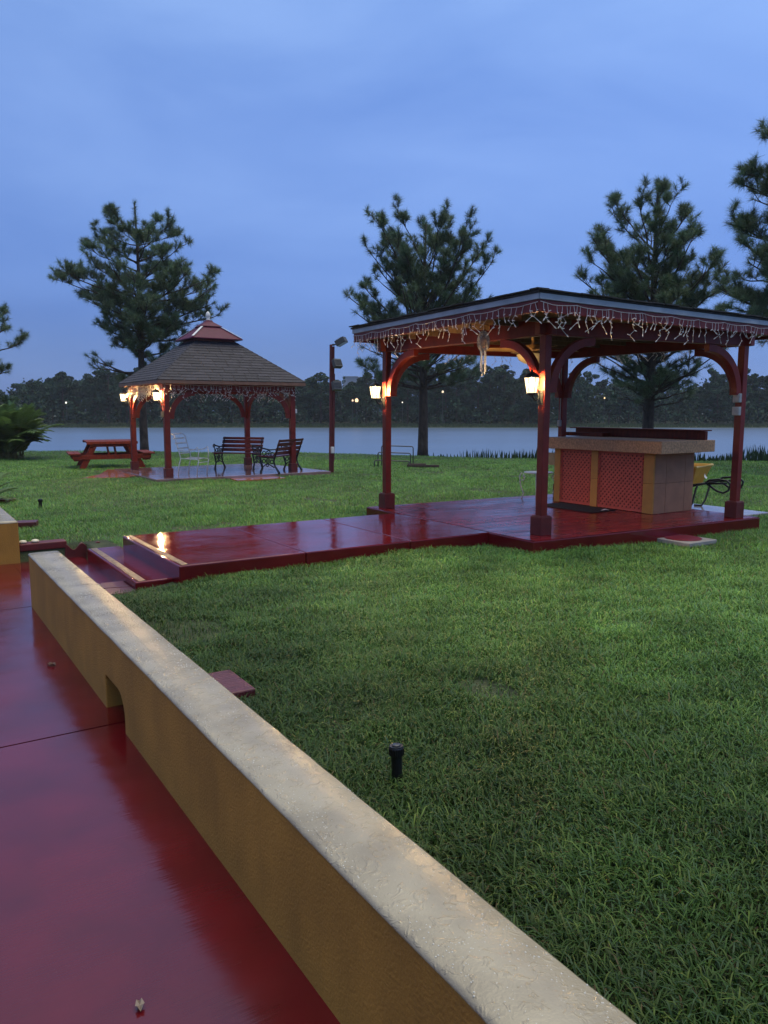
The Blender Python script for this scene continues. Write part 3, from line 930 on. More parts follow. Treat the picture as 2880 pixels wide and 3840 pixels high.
def lattice(y0, y1, z0, z1):
    mb = MB()
    mb.box(.020, .029, y0, y1, z0, z1)
    mb.build('lattice_backing', mat('lattice_dark', (.030, .005, .004), .7), bar)
    mb = MB()
    w = y1 - y0; h = z1 - z0
    sp = .072; half = .0175
    s2 = math.sqrt(.5)
    for layer, sg in ((0, 1), (1, -1)):
        c = -h
        while c < w + h:
            # line y = c + sg*z (sg=+1) over z in 0..h, clipped to 0..w
            za, zb = 0.0, h
            ya, yb = (c, c + h) if sg > 0 else (c + h, c)
            pa, pb = Vector((ya, za)), Vector((yb, zb))
            d = pb - pa
            t0, t1 = 0.0, 1.0
            for q0, dq, lo, hi in ((pa.x, d.x, 0, w),):
                if abs(dq) > 1e-9:
                    u0, u1 = sorted(((lo - q0) / dq, (hi - q0) / dq))
                    t0, t1 = max(t0, u0), min(t1, u1)
            if t1 - t0 > .01:
                A = pa + d * t0; B = pa + d * t1
                x = .004 - .0056 * layer
                mb.bar((x, y0 + A.x, z0 + A.y), (x, y0 + B.x, z0 + B.y), .005, half * 2 * s2 * 1.15, up=(0, -sg * s2, s2))
            c += sp
    for yy in (y0 + .012, y1 - .012):      # scalloped rims
        k = int(h / .05)
        for i in range(k):
            zc = z0 + (i + .5) * h / k
            mb.ring((-.012, yy, zc), .019, .008, (1, 0, 0), 10, 4)
    mb.bar((-.004, y0, z1 - .012), (-.004, y1, z1 - .012), .020, .030)
    mb.bar((-.004, y0, z0 + .012), (-.004, y1, z0 + .012), .020, .030)
    mb.build('lattice_panel', mat('lattice_red', (.52, .095, .060), .45, .12, 12), bar)
lattice(.178, .982, .012, BH - .012)
lattice(1.118, 1.732, .012, BH - .012)
mb = MB(); mb.box(-.17, .66, -.22, 1.98, BH, BH + .165); mb.box(.662, 1.01, -.19, 1.98, BH + .002, BH + .163)
mb.build('countertop', M_ctop, bar, bevel=.008)
mb = MB(); mb.box(.80, .86, -.17, 2.22, BH + .166, BH + .285); mb.box(.74, .98, -.15, 2.30, BH + .286, BH + .302); mb.box(.62, .80, 1.5, 2.36, BH + .166, BH + .225)
mb.build('raised_shelf', M_redwood, bar, bevel=.004)

def flat(name, label, cat, m, poly, z0, z1, bevel=.004):
    mb = MB(); mb.prism(poly, z0, z1)
    return tag(mb.build(name, m, bevel=bevel), label, cat)
flat('rubber_mat', 'black rubber mat lying in front of the bar lattice', 'mat', M_mat, [tn(7.32, 8.05), tn(7.32, 8.55), tn(8.38, 8.55), tn(8.36, 8.05)], .306, .318)
mb = MB()
pts = [(3.02, 10.70), (3.10, 10.68), (3.17, 10.73), (3.13, 10.78), (3.05, 10.77)]
mb.add([(x, y, .31 + z) for (x, y), z in zip(pts, (.006, .02, .003, .018, .0))] + [(3.09, 10.73, .335)], [(0, 1, 5), (1, 2, 5), (2, 3, 5), (3, 4, 5), (4, 0, 5), (4, 3, 2, 1, 0)])
tag(mb.build('paper_scrap', M_paper), 'crumpled white paper scrap at the foot of the bar lattice', 'litter')

# ------------------------------------------------------------------ white garden chair by the bar
ch = thing('garden_chair', 'white iron chair with leafy legs and tan back beside the bar', 'chair', (2.47, 12.30, .303), SITE_ROT + .15 - math.pi / 2)
s = .19
for sx in (-1, 1):
    for sy in (-1, 1):
        mb = MB()
        mb.tube([(sx * s * 1.0, sy * s, .42), (sx * s * 1.12, sy * s * 1.12, .36), (sx * s * 1.05, sy * s * 1.05, .22), (sx * s * .86, sy * s * .86, .08), (sx * s * .98, sy * s * .98, .0)], .010, 6)
        mb.tube([(sx * s * .9, sy * s, .41), (sx * s * .62, sy * s, .36), (sx * s * .70, sy * s, .31), (sx * s * .98, sy * s, .29)], .006, 5)
        for kx, kz in ((.72, .335), (.84, .30), (.80, .365)):
            mb.lathe([(.001, kz - .016), (.018, kz), (.001, kz + .016)], (sx * s * kx, sy * s), 7)
        mb.build('leg', M_white, ch, smooth=True)
mb = MB(); mb.ring((0, 0, .42), .225, .010, (0, 0, 1), 20, 6); mb.lathe([(.22, .415), (.22, .425)], n=20); mb.build('seat', M_white, ch)
mb = MB()
for sx in (-1, 1): mb.tube([(sx * .17, .20, .42), (sx * .18, .24, .6), (sx * .16, .26, .78)], .009, 6)
mb.tube([(-.16, .26, .78), (0, .27, .80), (.16, .26, .78)], .009, 6); mb.build('back_frame', M_white, ch)
mb = MB(); mb.cbox((0, .245, .63), (.30, .016, .20)); mb.build('back_panel', M_tan, ch, bevel=.005)

# ------------------------------------------------------------------ wheelbarrow
wb = thing('wheelbarrow', 'yellow tub wheelbarrow with black loop handles behind the bar', 'wheelbarrow', (4.95, 11.95, .19), math.atan2(-.66, .75))
# local x towards the handles
mb = MB()
def rect(x0, x1, w, z): return [(x0, -w, z), (x1, -w, z), (x1, w, z), (x0, w, z)]
A = rect(-1.0, .02, .36, .66); B = rect(-.72, -.08, .22, .36); A2 = rect(-.97, -.01, .335, .655); B2 = rect(-.70, -.10, .205, .375)
mb.add(A + B + A2 + B2, [(0, 1, 5, 4), (1, 2, 6, 5), (2, 3, 7, 6), (3, 0, 4, 7), (4, 5, 6, 7), (0, 8, 9, 1), (1, 9, 10, 2), (2, 10, 11, 3), (3, 11, 8, 0),
                        (8, 12, 13, 9), (9, 13, 14, 10), (10, 14, 15, 11), (11, 15, 12, 8), (12, 15, 14, 13)])
tb = mb.build('tub', M_yellow, wb, bevel=.01)
mb = MB(); pts = A + [A[0]]; mb.tube([Vector(p) for p in pts], .022, 6); mb.build('rim', mat('yellow_rim', (.62, .42, .10), .35, .08), tb)
mb = MB(); mb.prism([(.0, .0), (.07, .04), (.05, .0), (.09, -.03), (.02, -.05), (-.02, -.02)], 0, .003)
dc = mb.build('sticker', M_paper, tb); dc.rotation_euler = (math.pi / 2 - .5, 0, math.pi / 2); dc.location = (.004, .05, .50)
for sy in (-1, 1):
    w = .30 * sy
    mb = MB()
    mb.tube([(-1.05, w * .5, .24), (-.1, w * .95, .36), (.18, w, .43)], .021, 8); mb.build('shaft', M_blackplastic, wb, smooth=True)
    mb = MB()
    mb.tube([(.13, w, .415), (.20, w, .47), (.34, w, .49), (.46, w, .475), (.51, w, .42), (.48, w, .33), (.41, w, .29), (.31, w, .32), (.22, w, .38), (.16, w, .42)], .017, 8)
    mb.tube([(.16, w, .415), (.46, w, .44)], .015, 8)
    mb.build('grip', M_blackplastic, wb, smooth=True)
    mb = MB(); mb.tube([(.03, w, .38), (.01, w, .33), (-.04, w * .95, .10), (-.09, w * .9, .012), (-.2, w * .85, .012)], .016, 6); mb.build('leg', M_greydk, wb, smooth=True)
mb = MB(); mb.tube([(-.95, -.04, .20), (-.95, .04, .20)], .2, 18); wl = mb.build('wheel', M_blackplastic, wb, bevel=.02)
mb = MB(); mb.tube([(-.95, -.055, .20), (-.95, .055, .20)], .09, 14); mb.build('rim', M_grey, wl)

# ------------------------------------------------------------------ lids, pavers, curbs, sprinklers
lid = thing('inspection_lid', 'pale square concrete pad with round red lid set in the lawn', 'lid', (*tn(5.78, 7.96), .155), SITE_ROT)
mb = MB(); mb.cbox((0, 0, 0), (.52, .56, .05)); mb.build('slab', M_conc, lid, bevel=.008)
mb = MB(); mb.lathe([(.215, .0), (.215, .031), (.20, .036)], n=28); mb.build('cover', mat('lid_red', (.16, .015, .02), .3, .2, 20), lid)

def paver(name, label, cat, c, size, rz, z0, z1, m=None, tilt=(0, 0)):
    t = thing(name, label, cat, (c[0], c[1], (z0 + z1) / 2), rz)
    t.rotation_euler = (tilt[0], tilt[1], rz)
    mb = MB(); mb.cbox((0, 0, 0), (size[0], size[1], z1 - z0)); mb.build('block', m or M_paver, t, bevel=.008)
    return t
paver('paving_brick', 'flat red paver in the grass against the long wall', 'paver', tn(4.00, 1.42), (.36, .38), SITE_ROT, .10, .19)
paver('paving_brick', 'raised red paver on the lawn just past the short wall end', 'paver', (-4.80, 10.25), (.27, .24), .3, .08, .23)
paver('paving_brick', 'red paver on the lawn beneath the spiky fronds', 'paver', (-6.62, 13.3), (.36, .25), .2, .05, .18)
flag = thing('flagstone', 'red flagstone with cracked pattern at the foot of the steps', 'flagstone', (*tn(7.26, 1.60), .0), SITE_ROT)
mb = MB()
rr = random.Random(4)
cells = [[(-.32, -.30), (-.05, -.32), (-.08, -.02), (-.30, .0)], [(-.04, -.32), (.20, -.30), (.19, -.10), (-.07, -.03)], [(-.30, .01), (-.08, -.01), (-.02, .22), (-.30, .24)],
         [(-.07, -.02), (.19, -.09), (.20, .20), (-.01, .22)]]
for cpoly in cells:
    cx_ = sum(p[0] for p in cpoly) / 4; cy_ = sum(p[1] for p in cpoly) / 4
    mb.prism([(cx_ + (p[0] - cx_) * .96, cy_ + (p[1] - cy_) * .96) for p in cpoly], -.04, .085 + rr.uniform(-.002, .002))
mb.prism([(-.32, -.32), (.2, -.31), (.2, .21), (-.31, .23)], -.05, .076, .5)
mb.build('stone', M_paver, flag, bevel=.004)
curb = thing('brick_curb', 'dark red brick curb beside the short wall end', 'curb', (*tn(9.50, 1.16), 0), SITE_ROT)
mb = MB(); mb.box(.0, .22, -.03, .10, -.05, .115); mb.box(.23, .48, -.03, .10, -.05, .115); mb.build('course', M_reddk, curb, bevel=.008)
mb = MB(); mb.box(-.005, .50, -.055, .14, .118, .20); mb.build('capping', M_reddk, curb, bevel=.012)
ed = MB()
prof = [(.0, -.1)] + [(.02 + .46 * i / 40, .125 + .035 * math.cos(i / 40 * math.pi * 5)) for i in range(41)] + [(.48, -.1)]
ed.extr(prof, (*tn(9.44, 1.62), 0), (DN[0], DN[1], 0), (0, 0, 1), (DT[0] * .045, DT[1] * .045, 0))
tag(ed.build('scalloped_edging', M_reddk, bevel=.006), 'dark red scalloped garden edging beside the lower step', 'edging')
for i, (n_, l_) in enumerate(((1.20, 'pale shell on the brick curb, touching the wall end'), (1.33, 'pale shell on the brick curb, farther from the wall end'))):
    mb = MB()
    c0 = tn(9.52, n_)
    mb.lathe([(.02, .199), (.042, .208), (.046, .218), (.034, .232), (.012, .238)], c0, 14)
    tag(mb.build('shell', mat('shell_white', (.60, .55, .40), .4, .1, 40), smooth=True), l_, 'shell')

def sprinkler(label, x, y, z, h, r, tilt=(0, 0)):
    t = thing('sprinkler_head', label, 'sprinkler', (x, y, z))
    t.rotation_euler = (tilt[0], tilt[1], 0)
    mb = MB(); mb.lathe([(r * .74, -.06), (r * .76, h * .66), (r * .80, h * .68), (r * .86, h * .70)], n=18); mb.build('body', M_blackplastic, t, smooth=False)
    mb = MB(); mb.lathe([(r * 1.0, h * .70), (r * 1.0, h * .90), (r * .93, h * .93), (r * .93, h * .955), (r * .62, h * .96)], n=24)
    for i in range(18):
        a_ = 2 * math.pi * i / 18
        mb.cbox((r * 1.0 * math.cos(a_), r * 1.0 * math.sin(a_), h * .80), (.004, .004, h * .18), a_)
    mb.build('collar', M_blackplastic, t)
    mb = MB(); mb.lathe([(r * .60, h * .955), (r * .60, h * .985), (r * .5, h), (r * .05, h)], n=18); mb.build('nozzle_cap', mat('wet_black_cap', (.05, .05, .052), .08, .1), t, smooth=True)
sprinkler('black pop-up sprinkler head in the foreground grass beyond the long wall', .056, 3.10, .15, .155, .031, (-.02, -.03))
sprinkler('small black sprinkler head in the lawn near the short wall', -5.52, 12.3, .14, .16, .035, (.02, .04))

def dry_leaf(label, x, y, z, sz, rz, m):
    t = MB()
    pts = [(0, -.5), (.22, -.25), (.30, .05), (.15, .35), (0, .5), (-.18, .33), (-.30, .0), (-.2, -.3)]
    vs = [(px * sz, py * sz, .004 + (.010 if i % 2 else 0) + abs(px) * sz * .3) for i, (px, py) in enumerate(pts)] + [(0, 0, .006)]
    t.add(vs, [(i, (i + 1) % 8, 8) for i in range(8)])
    o = t.build('fallen_leaf', m); o.location = (x, y, z); o.rotation_euler = (0, 0, rz)
    tag(o, label, 'leaf')
dry_leaf('pale curled leaf on the wet patio at the bottom of the picture', -.70, 2.01, .003, .045, .4, mat('pale_leaf', (.17, .13, .10), .6))
dry_leaf('brown fallen leaf on the wet patio near the wall opening', -2.235, 5.01, .003, .07, 1.3, mat('brown_leaf', (.10, .055, .03), .6))

# ------------------------------------------------------------------ gazebo
gaz = thing('gazebo', 'red gazebo with brown shingled hip roof and cupola by the lake', 'gazebo', (float(GF[0]), float(GF[1]), GZ0), SITE_ROT)
# local: x along GA (0..GW), y along GB (0..GD)
EZ = 2.25        # eave height above the floor
posts = [(0, 0), (GW, 0), (GW, GD), (0, GD)]
for (x, y) in posts:
    mb = MB(); mb.box(x - .065, x + .065, y - .065, y + .065, .18, EZ - .02)
    o = mb.build('post', M_red, gaz, bevel=.008)
    mb = MB(); mb.box(x - .092, x + .092, y - .092, y + .092, 0, .215); mb.build('post_base', M_reddk, o, bevel=.008)
for i in range(4):
    a = Vector((*posts[i], 0)); b = Vector((*posts[(i + 1) % 4], 0)); d = (b - a).normalized(); nn = Vector((-d.y, d.x, 0))
    mb = MB(); mid = (a + b) / 2
    mb.obox((mid.x, mid.y, EZ - .13), d * ((b - a).length / 2 - .066), nn * .04, (0, 0, .11)); mb.build('beam', M_red, gaz, bevel=.004)
    for (p, dd) in ((a, d), (b, -d)):
        RR = .62; cx = .065 + RR; cz = EZ - .24 - RR
        po = [(cx - RR * math.cos(math.pi / 2 * k / 10), cz + RR * math.sin(math.pi / 2 * k / 10)) for k in range(11)]
        pi_ = [(cx - (RR - .11) * math.cos(math.pi / 2 * k / 10), cz + (RR - .11) * math.sin(math.pi / 2 * k / 10)) for k in range(11)]
        prof = [(.065, cz - .03)] + po + pi_[::-1] + [(.175, cz - .03)]
        n2 = Vector((-dd.y, dd.x, 0)); mb = MB(); mb.extr(prof, p - n2 * .032, dd, (0, 0, 1), n2 * .064); mb.build('brace', M_red, gaz, bevel=.004)
OV = .26
X0, X1, Y0, Y1 = -OV, GW + OV, -OV, GD + OV
CXg, CYg = GW / 2, GD / 2
RT = 3.27        # top of the main roof
TW = .50         # half width there
cor = [Vector((X0, Y0, EZ)), Vector((X1, Y0, EZ)), Vector((X1, Y1, EZ)), Vector((X0, Y1, EZ))]
top = [Vector((CXg - TW, CYg - TW, RT)), Vector((CXg + TW, CYg - TW, RT)), Vector((CXg + TW, CYg + TW, RT)), Vector((CXg - TW, CYg + TW, RT))]
mb = MB()
mb.add([c - Vector((0, 0, .02)) for c in cor] + [t_ - Vector((0, 0, .02)) for t_ in top], [(3, 2, 1, 0), (0, 1, 5, 4), (1, 2, 6, 5), (2, 3, 7, 6), (3, 0, 4, 7), (4, 5, 6, 7)])
mb.build('roof_deck', mat('eave_brown', (.16, .09, .05), .6), gaz)
mb = MB(); rr = random.Random(21)
NC = 15
for i in range(4):
    a, b = cor[i], cor[(i + 1) % 4]; ta, tb_ = top[i], top[(i + 1) % 4]
    nrm = (b - a).cross(ta - a).normalized()
    if nrm.z < 0: nrm = -nrm
    for k in range(NC):
        u0 = k / NC; u1 = min(1, (k + 1.15) / NC)
        p0 = a.lerp(ta, u0); p1 = b.lerp(tb_, u0); q0 = a.lerp(ta, u1); q1 = b.lerp(tb_, u1)
        Lw = (p1 - p0).length; m = max(2, int(Lw / .31)); off = .5 if k % 2 else 0
        cuts = [0.0] + [min(1, (j + off) / m) for j in range(0 if off else 1, m + 1)]
        cuts = sorted(set([min(1.0, max(0, c)) for c in cuts] + [1.0]))
        for c0, c1 in zip(cuts[:-1], cuts[1:]):
            if c1 - c0 < .01: continue
            g0 = .006 / Lw
            lift = .010 + rr.uniform(0, .003)
            e0, e1 = c0 + (g0 if c0 > 0 else 0), c1 - (g0 if c1 < 1 else 0)
            A = p0.lerp(p1, e0) + nrm * lift; B = p0.lerp(p1, e1) + nrm * lift
            C = q0.lerp(q1, e1) + nrm * .002; D_ = q0.lerp(q1, e0) + nrm * .002
            A0 = p0.lerp(p1, e0) - nrm * .004; B0 = p0.lerp(p1, e1) - nrm * .004
            mb.add([A, B, C, D_, A0, B0], [(0, 1, 2, 3), (4, 5, 1, 0)], rr.uniform(.72, 1.25))
    # hip caps
    for k in range(NC):
        u0 = k / NC; u1 = min(1, (k + 1.2) / NC)
        p = a.lerp(ta, u0) + Vector((0, 0, .030)); q_ = a.lerp(ta, u1) + Vector((0, 0, .018))
        s1 = (b - a).normalized() * .085 - Vector((0, 0, .030)); s2 = (cor[(i + 3) % 4] - a).normalized() * .085 - Vector((0, 0, .030))
        mb.add([p, p + s1, p + s2, q_, q_ + s1, q_ + s2], [(0, 1, 4, 3), (2, 0, 3, 5), (1, 0, 2)], rr.uniform(.75, 1.2))
mb.build('roof', M_shingle, gaz)
mb = MB()
for i in range(4):
    a, b = cor[i], cor[(i + 1) % 4]; d = (b - a).normalized(); n = Vector((d.y, -d.x, 0)); mid = (a + b) / 2
    mb.obox(mid - n * .012 + Vector((0, 0, -.045)), d * ((b - a).length / 2 - .002 * (i % 2)), n * .012, (0, 0, .038))
mb.build('fascia', M_trim if False else mat('brown_fascia', (.20, .10, .06), .5), gaz)
# cupola
cup = MB()
def sq(h, z): return [(CXg - h, CYg - h, z), (CXg + h, CYg - h, z), (CXg + h, CYg + h, z), (CXg - h, CYg + h, z)]
cup.add(sq(.50, RT - .05) + sq(.50, RT + .07), [(3, 2, 1, 0), (0, 1, 5, 4), (1, 2, 6, 5), (2, 3, 7, 6), (3, 0, 4, 7), (4, 5, 6, 7)])
cup.build('cupola_base', M_reddk, gaz)
cup = MB()
ca, cb = sq(.66, RT + .07), sq(.235, RT + .385)
cup.add(sq(.66, RT + .045) + ca + cb, [(3, 2, 1, 0), (0, 1, 5, 4), (1, 2, 6, 5), (2, 3, 7, 6), (3, 0, 4, 7), (4, 5, 9, 8), (5, 6, 10, 9), (6, 7, 11, 10), (7, 4, 8, 11), (8, 9, 10, 11)])
cup.add(sq(.27, RT + .386) + sq(.27, RT + .40) + sq(.10, RT + .52) + sq(.075, RT + .56), [(3, 2, 1, 0), (0, 1, 5, 4), (1, 2, 6, 5), (2, 3, 7, 6), (3, 0, 4, 7), (4, 5, 9, 8), (5, 6, 10, 9), (6, 7, 11, 10), (7, 4, 8, 11),
        (8, 9, 13, 12), (9, 10, 14, 13), (10, 11, 15, 14), (11, 8, 12, 15), (12, 13, 14, 15)])
co = cup.build('cupola_roof', mat('cupola_red', (.085, .010, .030), .5, .15, 12, spec=.2), gaz, bevel=.004)
mb = MB()
for i in range(4):
    p = Vector(ca[i]).lerp(Vector(cb[i]), .06); q_ = Vector(ca[i]).lerp(Vector(cb[i]), .96)
    p = p + Vector((0, 0, .012)); q_ = q_ + Vector((0, 0, .012))
    mb = MB(); mb.bar(p, q_, .055, .012); mb.build('hip_strip', M_white, co)
mb = MB(); z = RT + .56
mb.lathe([(.055, z), (.055, z + .03), (.035, z + .04), (.060, z + .09), (.062, z + .13), (.045, z + .19), (.012, z + .225)], (CXg, CYg), 14)
mb.build('finial', M_white, gaz, smooth=True)
def gl(x, y, z=0):
    p = GF + GA * x + GB * y
    return Vector((float(p[0]), float(p[1]), z))
p = gl(0, 0); make_lantern('lit lantern on the gazebo corner post nearest the lawn', (p.x + nx.x * .066, p.y + nx.y * .066, 2.035), 1.12)
p = gl(0, GD); make_lantern('lit lantern on the gazebo post beside the picnic table', (p.x + nx.x * .066, p.y + nx.y * .066, 2.045), 1.12)
cen_b = cen; cen = gl(CXg, CYg)
grp = 'white icicle light strings round the gazebo eaves'
gc = [gl(-.10, -.10), gl(GW + .1, -.10), gl(GW + .1, GD + .1), gl(-.1, GD + .1)]
zz = GZ0 + EZ - .09
kw = dict(lens=(2, 3, 3, 4, 5), step=.075, scale=1.25)
icicle_string('icicle lights on the gazebo side facing the lawn', gc[0], gc[1], grp, zz, seed=11, **kw)
icicle_string('icicle lights on the gazebo side facing the floodlight pole', gc[1], gc[2], grp, zz, seed=12, **kw)
icicle_string('icicle lights on the lake side of the gazebo', gc[3], gc[2], grp, zz, seed=13, **kw)
kw['step'] = .04
icicle_string('lamplit icicle lights bunched between the two gazebo lanterns', gc[0], gc[3], grp, zz, seed=14, **kw)
p = gl(GW, 0)
ub = ubox('white outlet box with cord on the gazebo post nearest the floodlight pole', (p.x + DN[0] * .09, p.y + DN[1] * .09, 1.69), (.05, .09, .11), SITE_ROT, mat('box_white', (.6, .6, .58), .4))
mb = MB(); mb.tube([(.01, .03, -.05), (.015, .04, -.14), (.0, .02, -.20)], .008, 5); mb.build('cord', M_greydk, ub)
p = gl(0, 0)
ubox('small pale outlet box under the lantern on the gazebo corner post', (p.x + nx.x * .09, p.y + nx.y * .09, 1.62), (.05, .07, .13), SITE_ROT + math.pi, M_tan)

# ------------------------------------------------------------------ park benches
def make_bench(label, loc, rz):
    t = thing('park_bench', label, 'bench', loc, rz, 'park benches in the gazebo')
    Lh = .62
    # local: length x, faces -y
    for sx in (-1, 1):
        x = sx * (Lh - .05)
        mb = MB()
        mb.tube([(x, -.20, .0), (x, -.22, .02), (x, -.16, .16), (x, -.20, .30), (x, -.24, .40)], [.036, .030, .022, .023, .024], 6)       # front leg
        mb.tube([(x, .30, .0), (x, .31, .02), (x, .20, .18), (x, .16, .30), (x, .20, .42), (x, .27, .60), (x, .33, .80), (x, .36, .84)], [.036, .030, .022, .023, .024, .022, .018, .014], 6)
        mb.tube([(x, -.26, .405), (x, .18, .385)], .018, 6)
        mb.tube([(x, -.18, .14), (x, -.02, .25), (x, .18, .15)], .015, 6)
        arm = [(x, .24, .60), (x, .05, .585), (x, -.14, .62), (x, -.24, .655), (x, -.285, .63), (x, -.275, .585), (x, -.235, .585)]
        mb.tube(arm, [.017, .019, .021, .021, .019, .016, .012], 6)
        mb.tube([(x, -.23, .41), (x, -.20, .48), (x, -.225, .56), (x, -.20, .63)], .015, 6)
        for (cy_, cz_, r_) in ((.02, .49, .075), (-.11, .50, .050), (.13, .48, .048), (.0, .31, .055), (-.12, .30, .045), (.11, .29, .045), (-.02, .20, .03)):
            mb.ring((x, cy_, cz_), r_, .012, (1, 0, 0), 14, 5)
        for k in range(6):
            a_ = k * math.pi / 3
            mb.tube([(x, .02, .49), (x, .02 + .07 * math.cos(a_), .49 + .07 * math.sin(a_))], .009, 4)
            mb.tube([(x, .0, .31), (x, .05 * math.cos(a_), .31 + .05 * math.sin(a_))], .008, 4)
        mb.build('side_frame', M_iron, t, smooth=True)
    for k in range(5):
        y = -.245 + k * .095
        mb = MB(); mb.box(-Lh, Lh, y - .043, y + .043, .418 - .004 * k, .446 - .004 * k); mb.build('seat_slat', M_bench, t, bevel=.008)
    for k, (h, hh) in enumerate(((.50, .046), (.602, .050), (.715, .050), (.806, .036))):
        mb = MB()
        y = .215 + (h - .48) * .40
        mb.obox((0, y, h), (Lh, 0, 0), (0, .011, 0), Vector((0, .38, .92)) * hh); mb.build('back_slat', M_bench, t, bevel=.008)
    return t
make_bench('dark red park bench facing the lawn at the back of the gazebo', (-3.93, 20.75, GZ0), math.atan2(-.30, .95))
make_bench('dark red park bench turned sideways beside the gazebo corner post', (-2.66, 19.72, GZ0), math.radians(-113))

# ------------------------------------------------------------------ white strap lounge chair
lc = thing('patio_chair', 'white metal strap chair standing on the gazebo slab', 'chair', (-4.75, 18.95, GZ0), math.radians(-14))
# faces +x
for sy in (-1, 1):
    w = .26 * sy
    mb = MB()
    mb.tube([(-.42, w, .98), (-.36, w, 1.0), (-.27, w, .94), (-.16, w, .55), (-.12, w, .40), (.30, w, .38), (.36, w, .36), (.34, w, .28), (.30, w, .0)], .012, 6)
    mb.tube([(-.12, w, .40), (-.18, w, .2), (-.20, w, .0)], .012, 6)
    mb.tube([(-.17, w, .60), (.05, w, .58), (.26, w, .62), (.33, w, .68), (.36, w, .55), (.34, w, .38)], .011, 6)
    mb.build('side_frame', M_white, lc, smooth=True)
mb = MB()
for k in range(6):
    x = -.08 + k * .075; mb.cbox((x, 0, .395), (.045, .52, .008), .22)
mb.build('seat_straps', M_white, lc)
mb = MB()
for k in range(4):
    f = k / 3; mb.cbox((-.16 - .14 * f, 0, .52 + .36 * f), (.012, .52, .03))
mb.tube([(-.42, -.26, .98), (-.42, .26, .98)], .012, 6); mb.tube([(.33, -.26, .30), (.33, .26, .30)], .010, 6)
mb.build('back_straps', M_white, lc)

# ------------------------------------------------------------------ picnic table
pt = thing('picnic_table', 'heavy red wooden picnic table on the lawn left of the gazebo', 'picnic table', (-8.15, 23.0, float(lawn_z(-8.15, 23.0))), math.atan2(.91, -.42) - math.pi / 2)
# local y = length, x = across
PL = .80
for k in range(7):
    x = -.60 + k * .2
    mb = MB(); mb.box(x - .095, x + .095, -PL, PL, .735, .778); mb.build('top_board', M_redwood, pt, bevel=.006)
mb = MB()
mb.box(-.70, .70, -PL - .025, -PL - .002, .70, .774); mb.box(-.70, .70, PL + .002, PL + .025, .70, .774); mb.build('top_rim', M_redwood, pt, bevel=.004)
for sx in (-1, 1):
    for k in range(2):
        x = sx * (.93 + k * .17); mb = MB(); mb.box(x - .08, x + .08, -PL, PL, .40, .44); mb.build('seat_board', M_redwood, pt, bevel=.006)
for sy in (-1, 1):
    y = sy * (PL - .18)
    for sx in (-1, 1):
        mb = MB(); mb.bar((sx * .46, y, .72), (sx * .86, y, -.02), .09, .17, up=(0, 1, 0)) if False else mb.bar((sx * .46, y, .725), (sx * .84, y, -.02), .17, .09, up=(0, 1, 0))
        mb.build('leg', M_redwood, pt, bevel=.006)
    mb = MB(); mb.box(-1.08, 1.08, y - .10, y - .055, .265, .395); mb.build('cross_beam', M_redwood, pt, bevel=.006)
    mb = MB(); mb.box(-.6, .6, y - .10, y - .055, .62, .735); mb.build('top_support', M_redwood, pt, bevel=.006)
    for sx in (-1, 1):
        mb = MB(); mb.box(min(sx * .84, sx * 1.05), max(sx * .84, sx * 1.05), y - .054, y + .05, .22, .398); mb.build('seat_bracket', M_redwood, pt, bevel=.006)
for sx in (-1, 1):
    mb = MB(); mb.bar((sx * .10, -.12, .72), (sx * .10, -PL + .10, .33), .05, .09); mb.build('brace', M_redwood, pt, bevel=.004)

# ------------------------------------------------------------------ floodlight pole
fp = thing('light_pole', 'slim red wooden pole carrying three floodlights', 'pole', (-1.40, 20.5, .06), .35)
fp.rotation_euler = (0, math.radians(.9), .35)
mb = MB(); mb.box(-.06, -.008, -.045, .045, -.05, 3.35); mb.box(.008, .055, -.045, .045, -.05, 3.30); mb.box(-.03, .03, -.03, .03, -.05, 3.28); mb.build('timber', M_reddk, fp, bevel=.004)
mb = MB(); mb.tube([(.062, -.03, .3), (.062, -.03, 2.6)], .012, 6); mb.build('conduit', M_reddk, fp)
def flood(label, loc, yaw, pitch, sz=1.0):
    t = thing('floodlight', label, 'floodlight', loc, yaw, 'floodlights on the red pole')
    mb = MB(); mb.cbox((0, 0, 0), (.05, .05, .05)); mb.tube([(0, 0, 0), (.07 * sz, 0, .02)], .018, 8); mb.build('bracket', M_greydk, t)
    h = bpy.data.objects.new('housing', None); bpy.data.objects.remove(h)
    mb = MB()
    R_m = Matrix.Rotation(pitch, 3, 'Y'); o = Vector((.08 * sz, 0, .02))
    ax = R_m @ Vector((1, 0, 0)); az = R_m @ Vector((0, 0, 1))
    c = o + ax * .09 * sz
    mb.obox(c, ax * .10 * sz, (0, .10 * sz, 0), az * .055 * sz)
    hs = mb.build('housing', M_greydk, t, bevel=.012)
    mb = MB(); mb.obox(c - az * .058 * sz, ax * .085 * sz, (0, .085 * sz, 0), az * .004); mb.build('lens', mat('floodlight_lens', (.45, .46, .42), .15, .05), hs)
    mb = MB()
    for k in range(4): mb.obox(c + az * .062 * sz + ax * (.05 - .033 * k) * sz, ax * .005, (0, .09 * sz, 0), az * .008)
    mb.build('fins', M_greydk, hs)
    return t
flood('topmost floodlight on the red pole, tipped up at an angle', (-1.32, 20.5, 3.40), -.25, math.radians(-28), 1.35)
flood('middle floodlight on the red pole, a dark box turned sideways', (-1.30, 20.42, 2.98), -.9, math.radians(62), 1.15)
flood('lowest floodlight on the red pole, showing its pale lens', (-1.29, 20.44, 2.42), -1.1, math.radians(72), 1.2)
ubox('white outlet box low on the floodlight pole', (-1.36, 20.40, .67), (.05, .085, .17), -1.0, mat('box_white', (.6, .6, .58), .4))

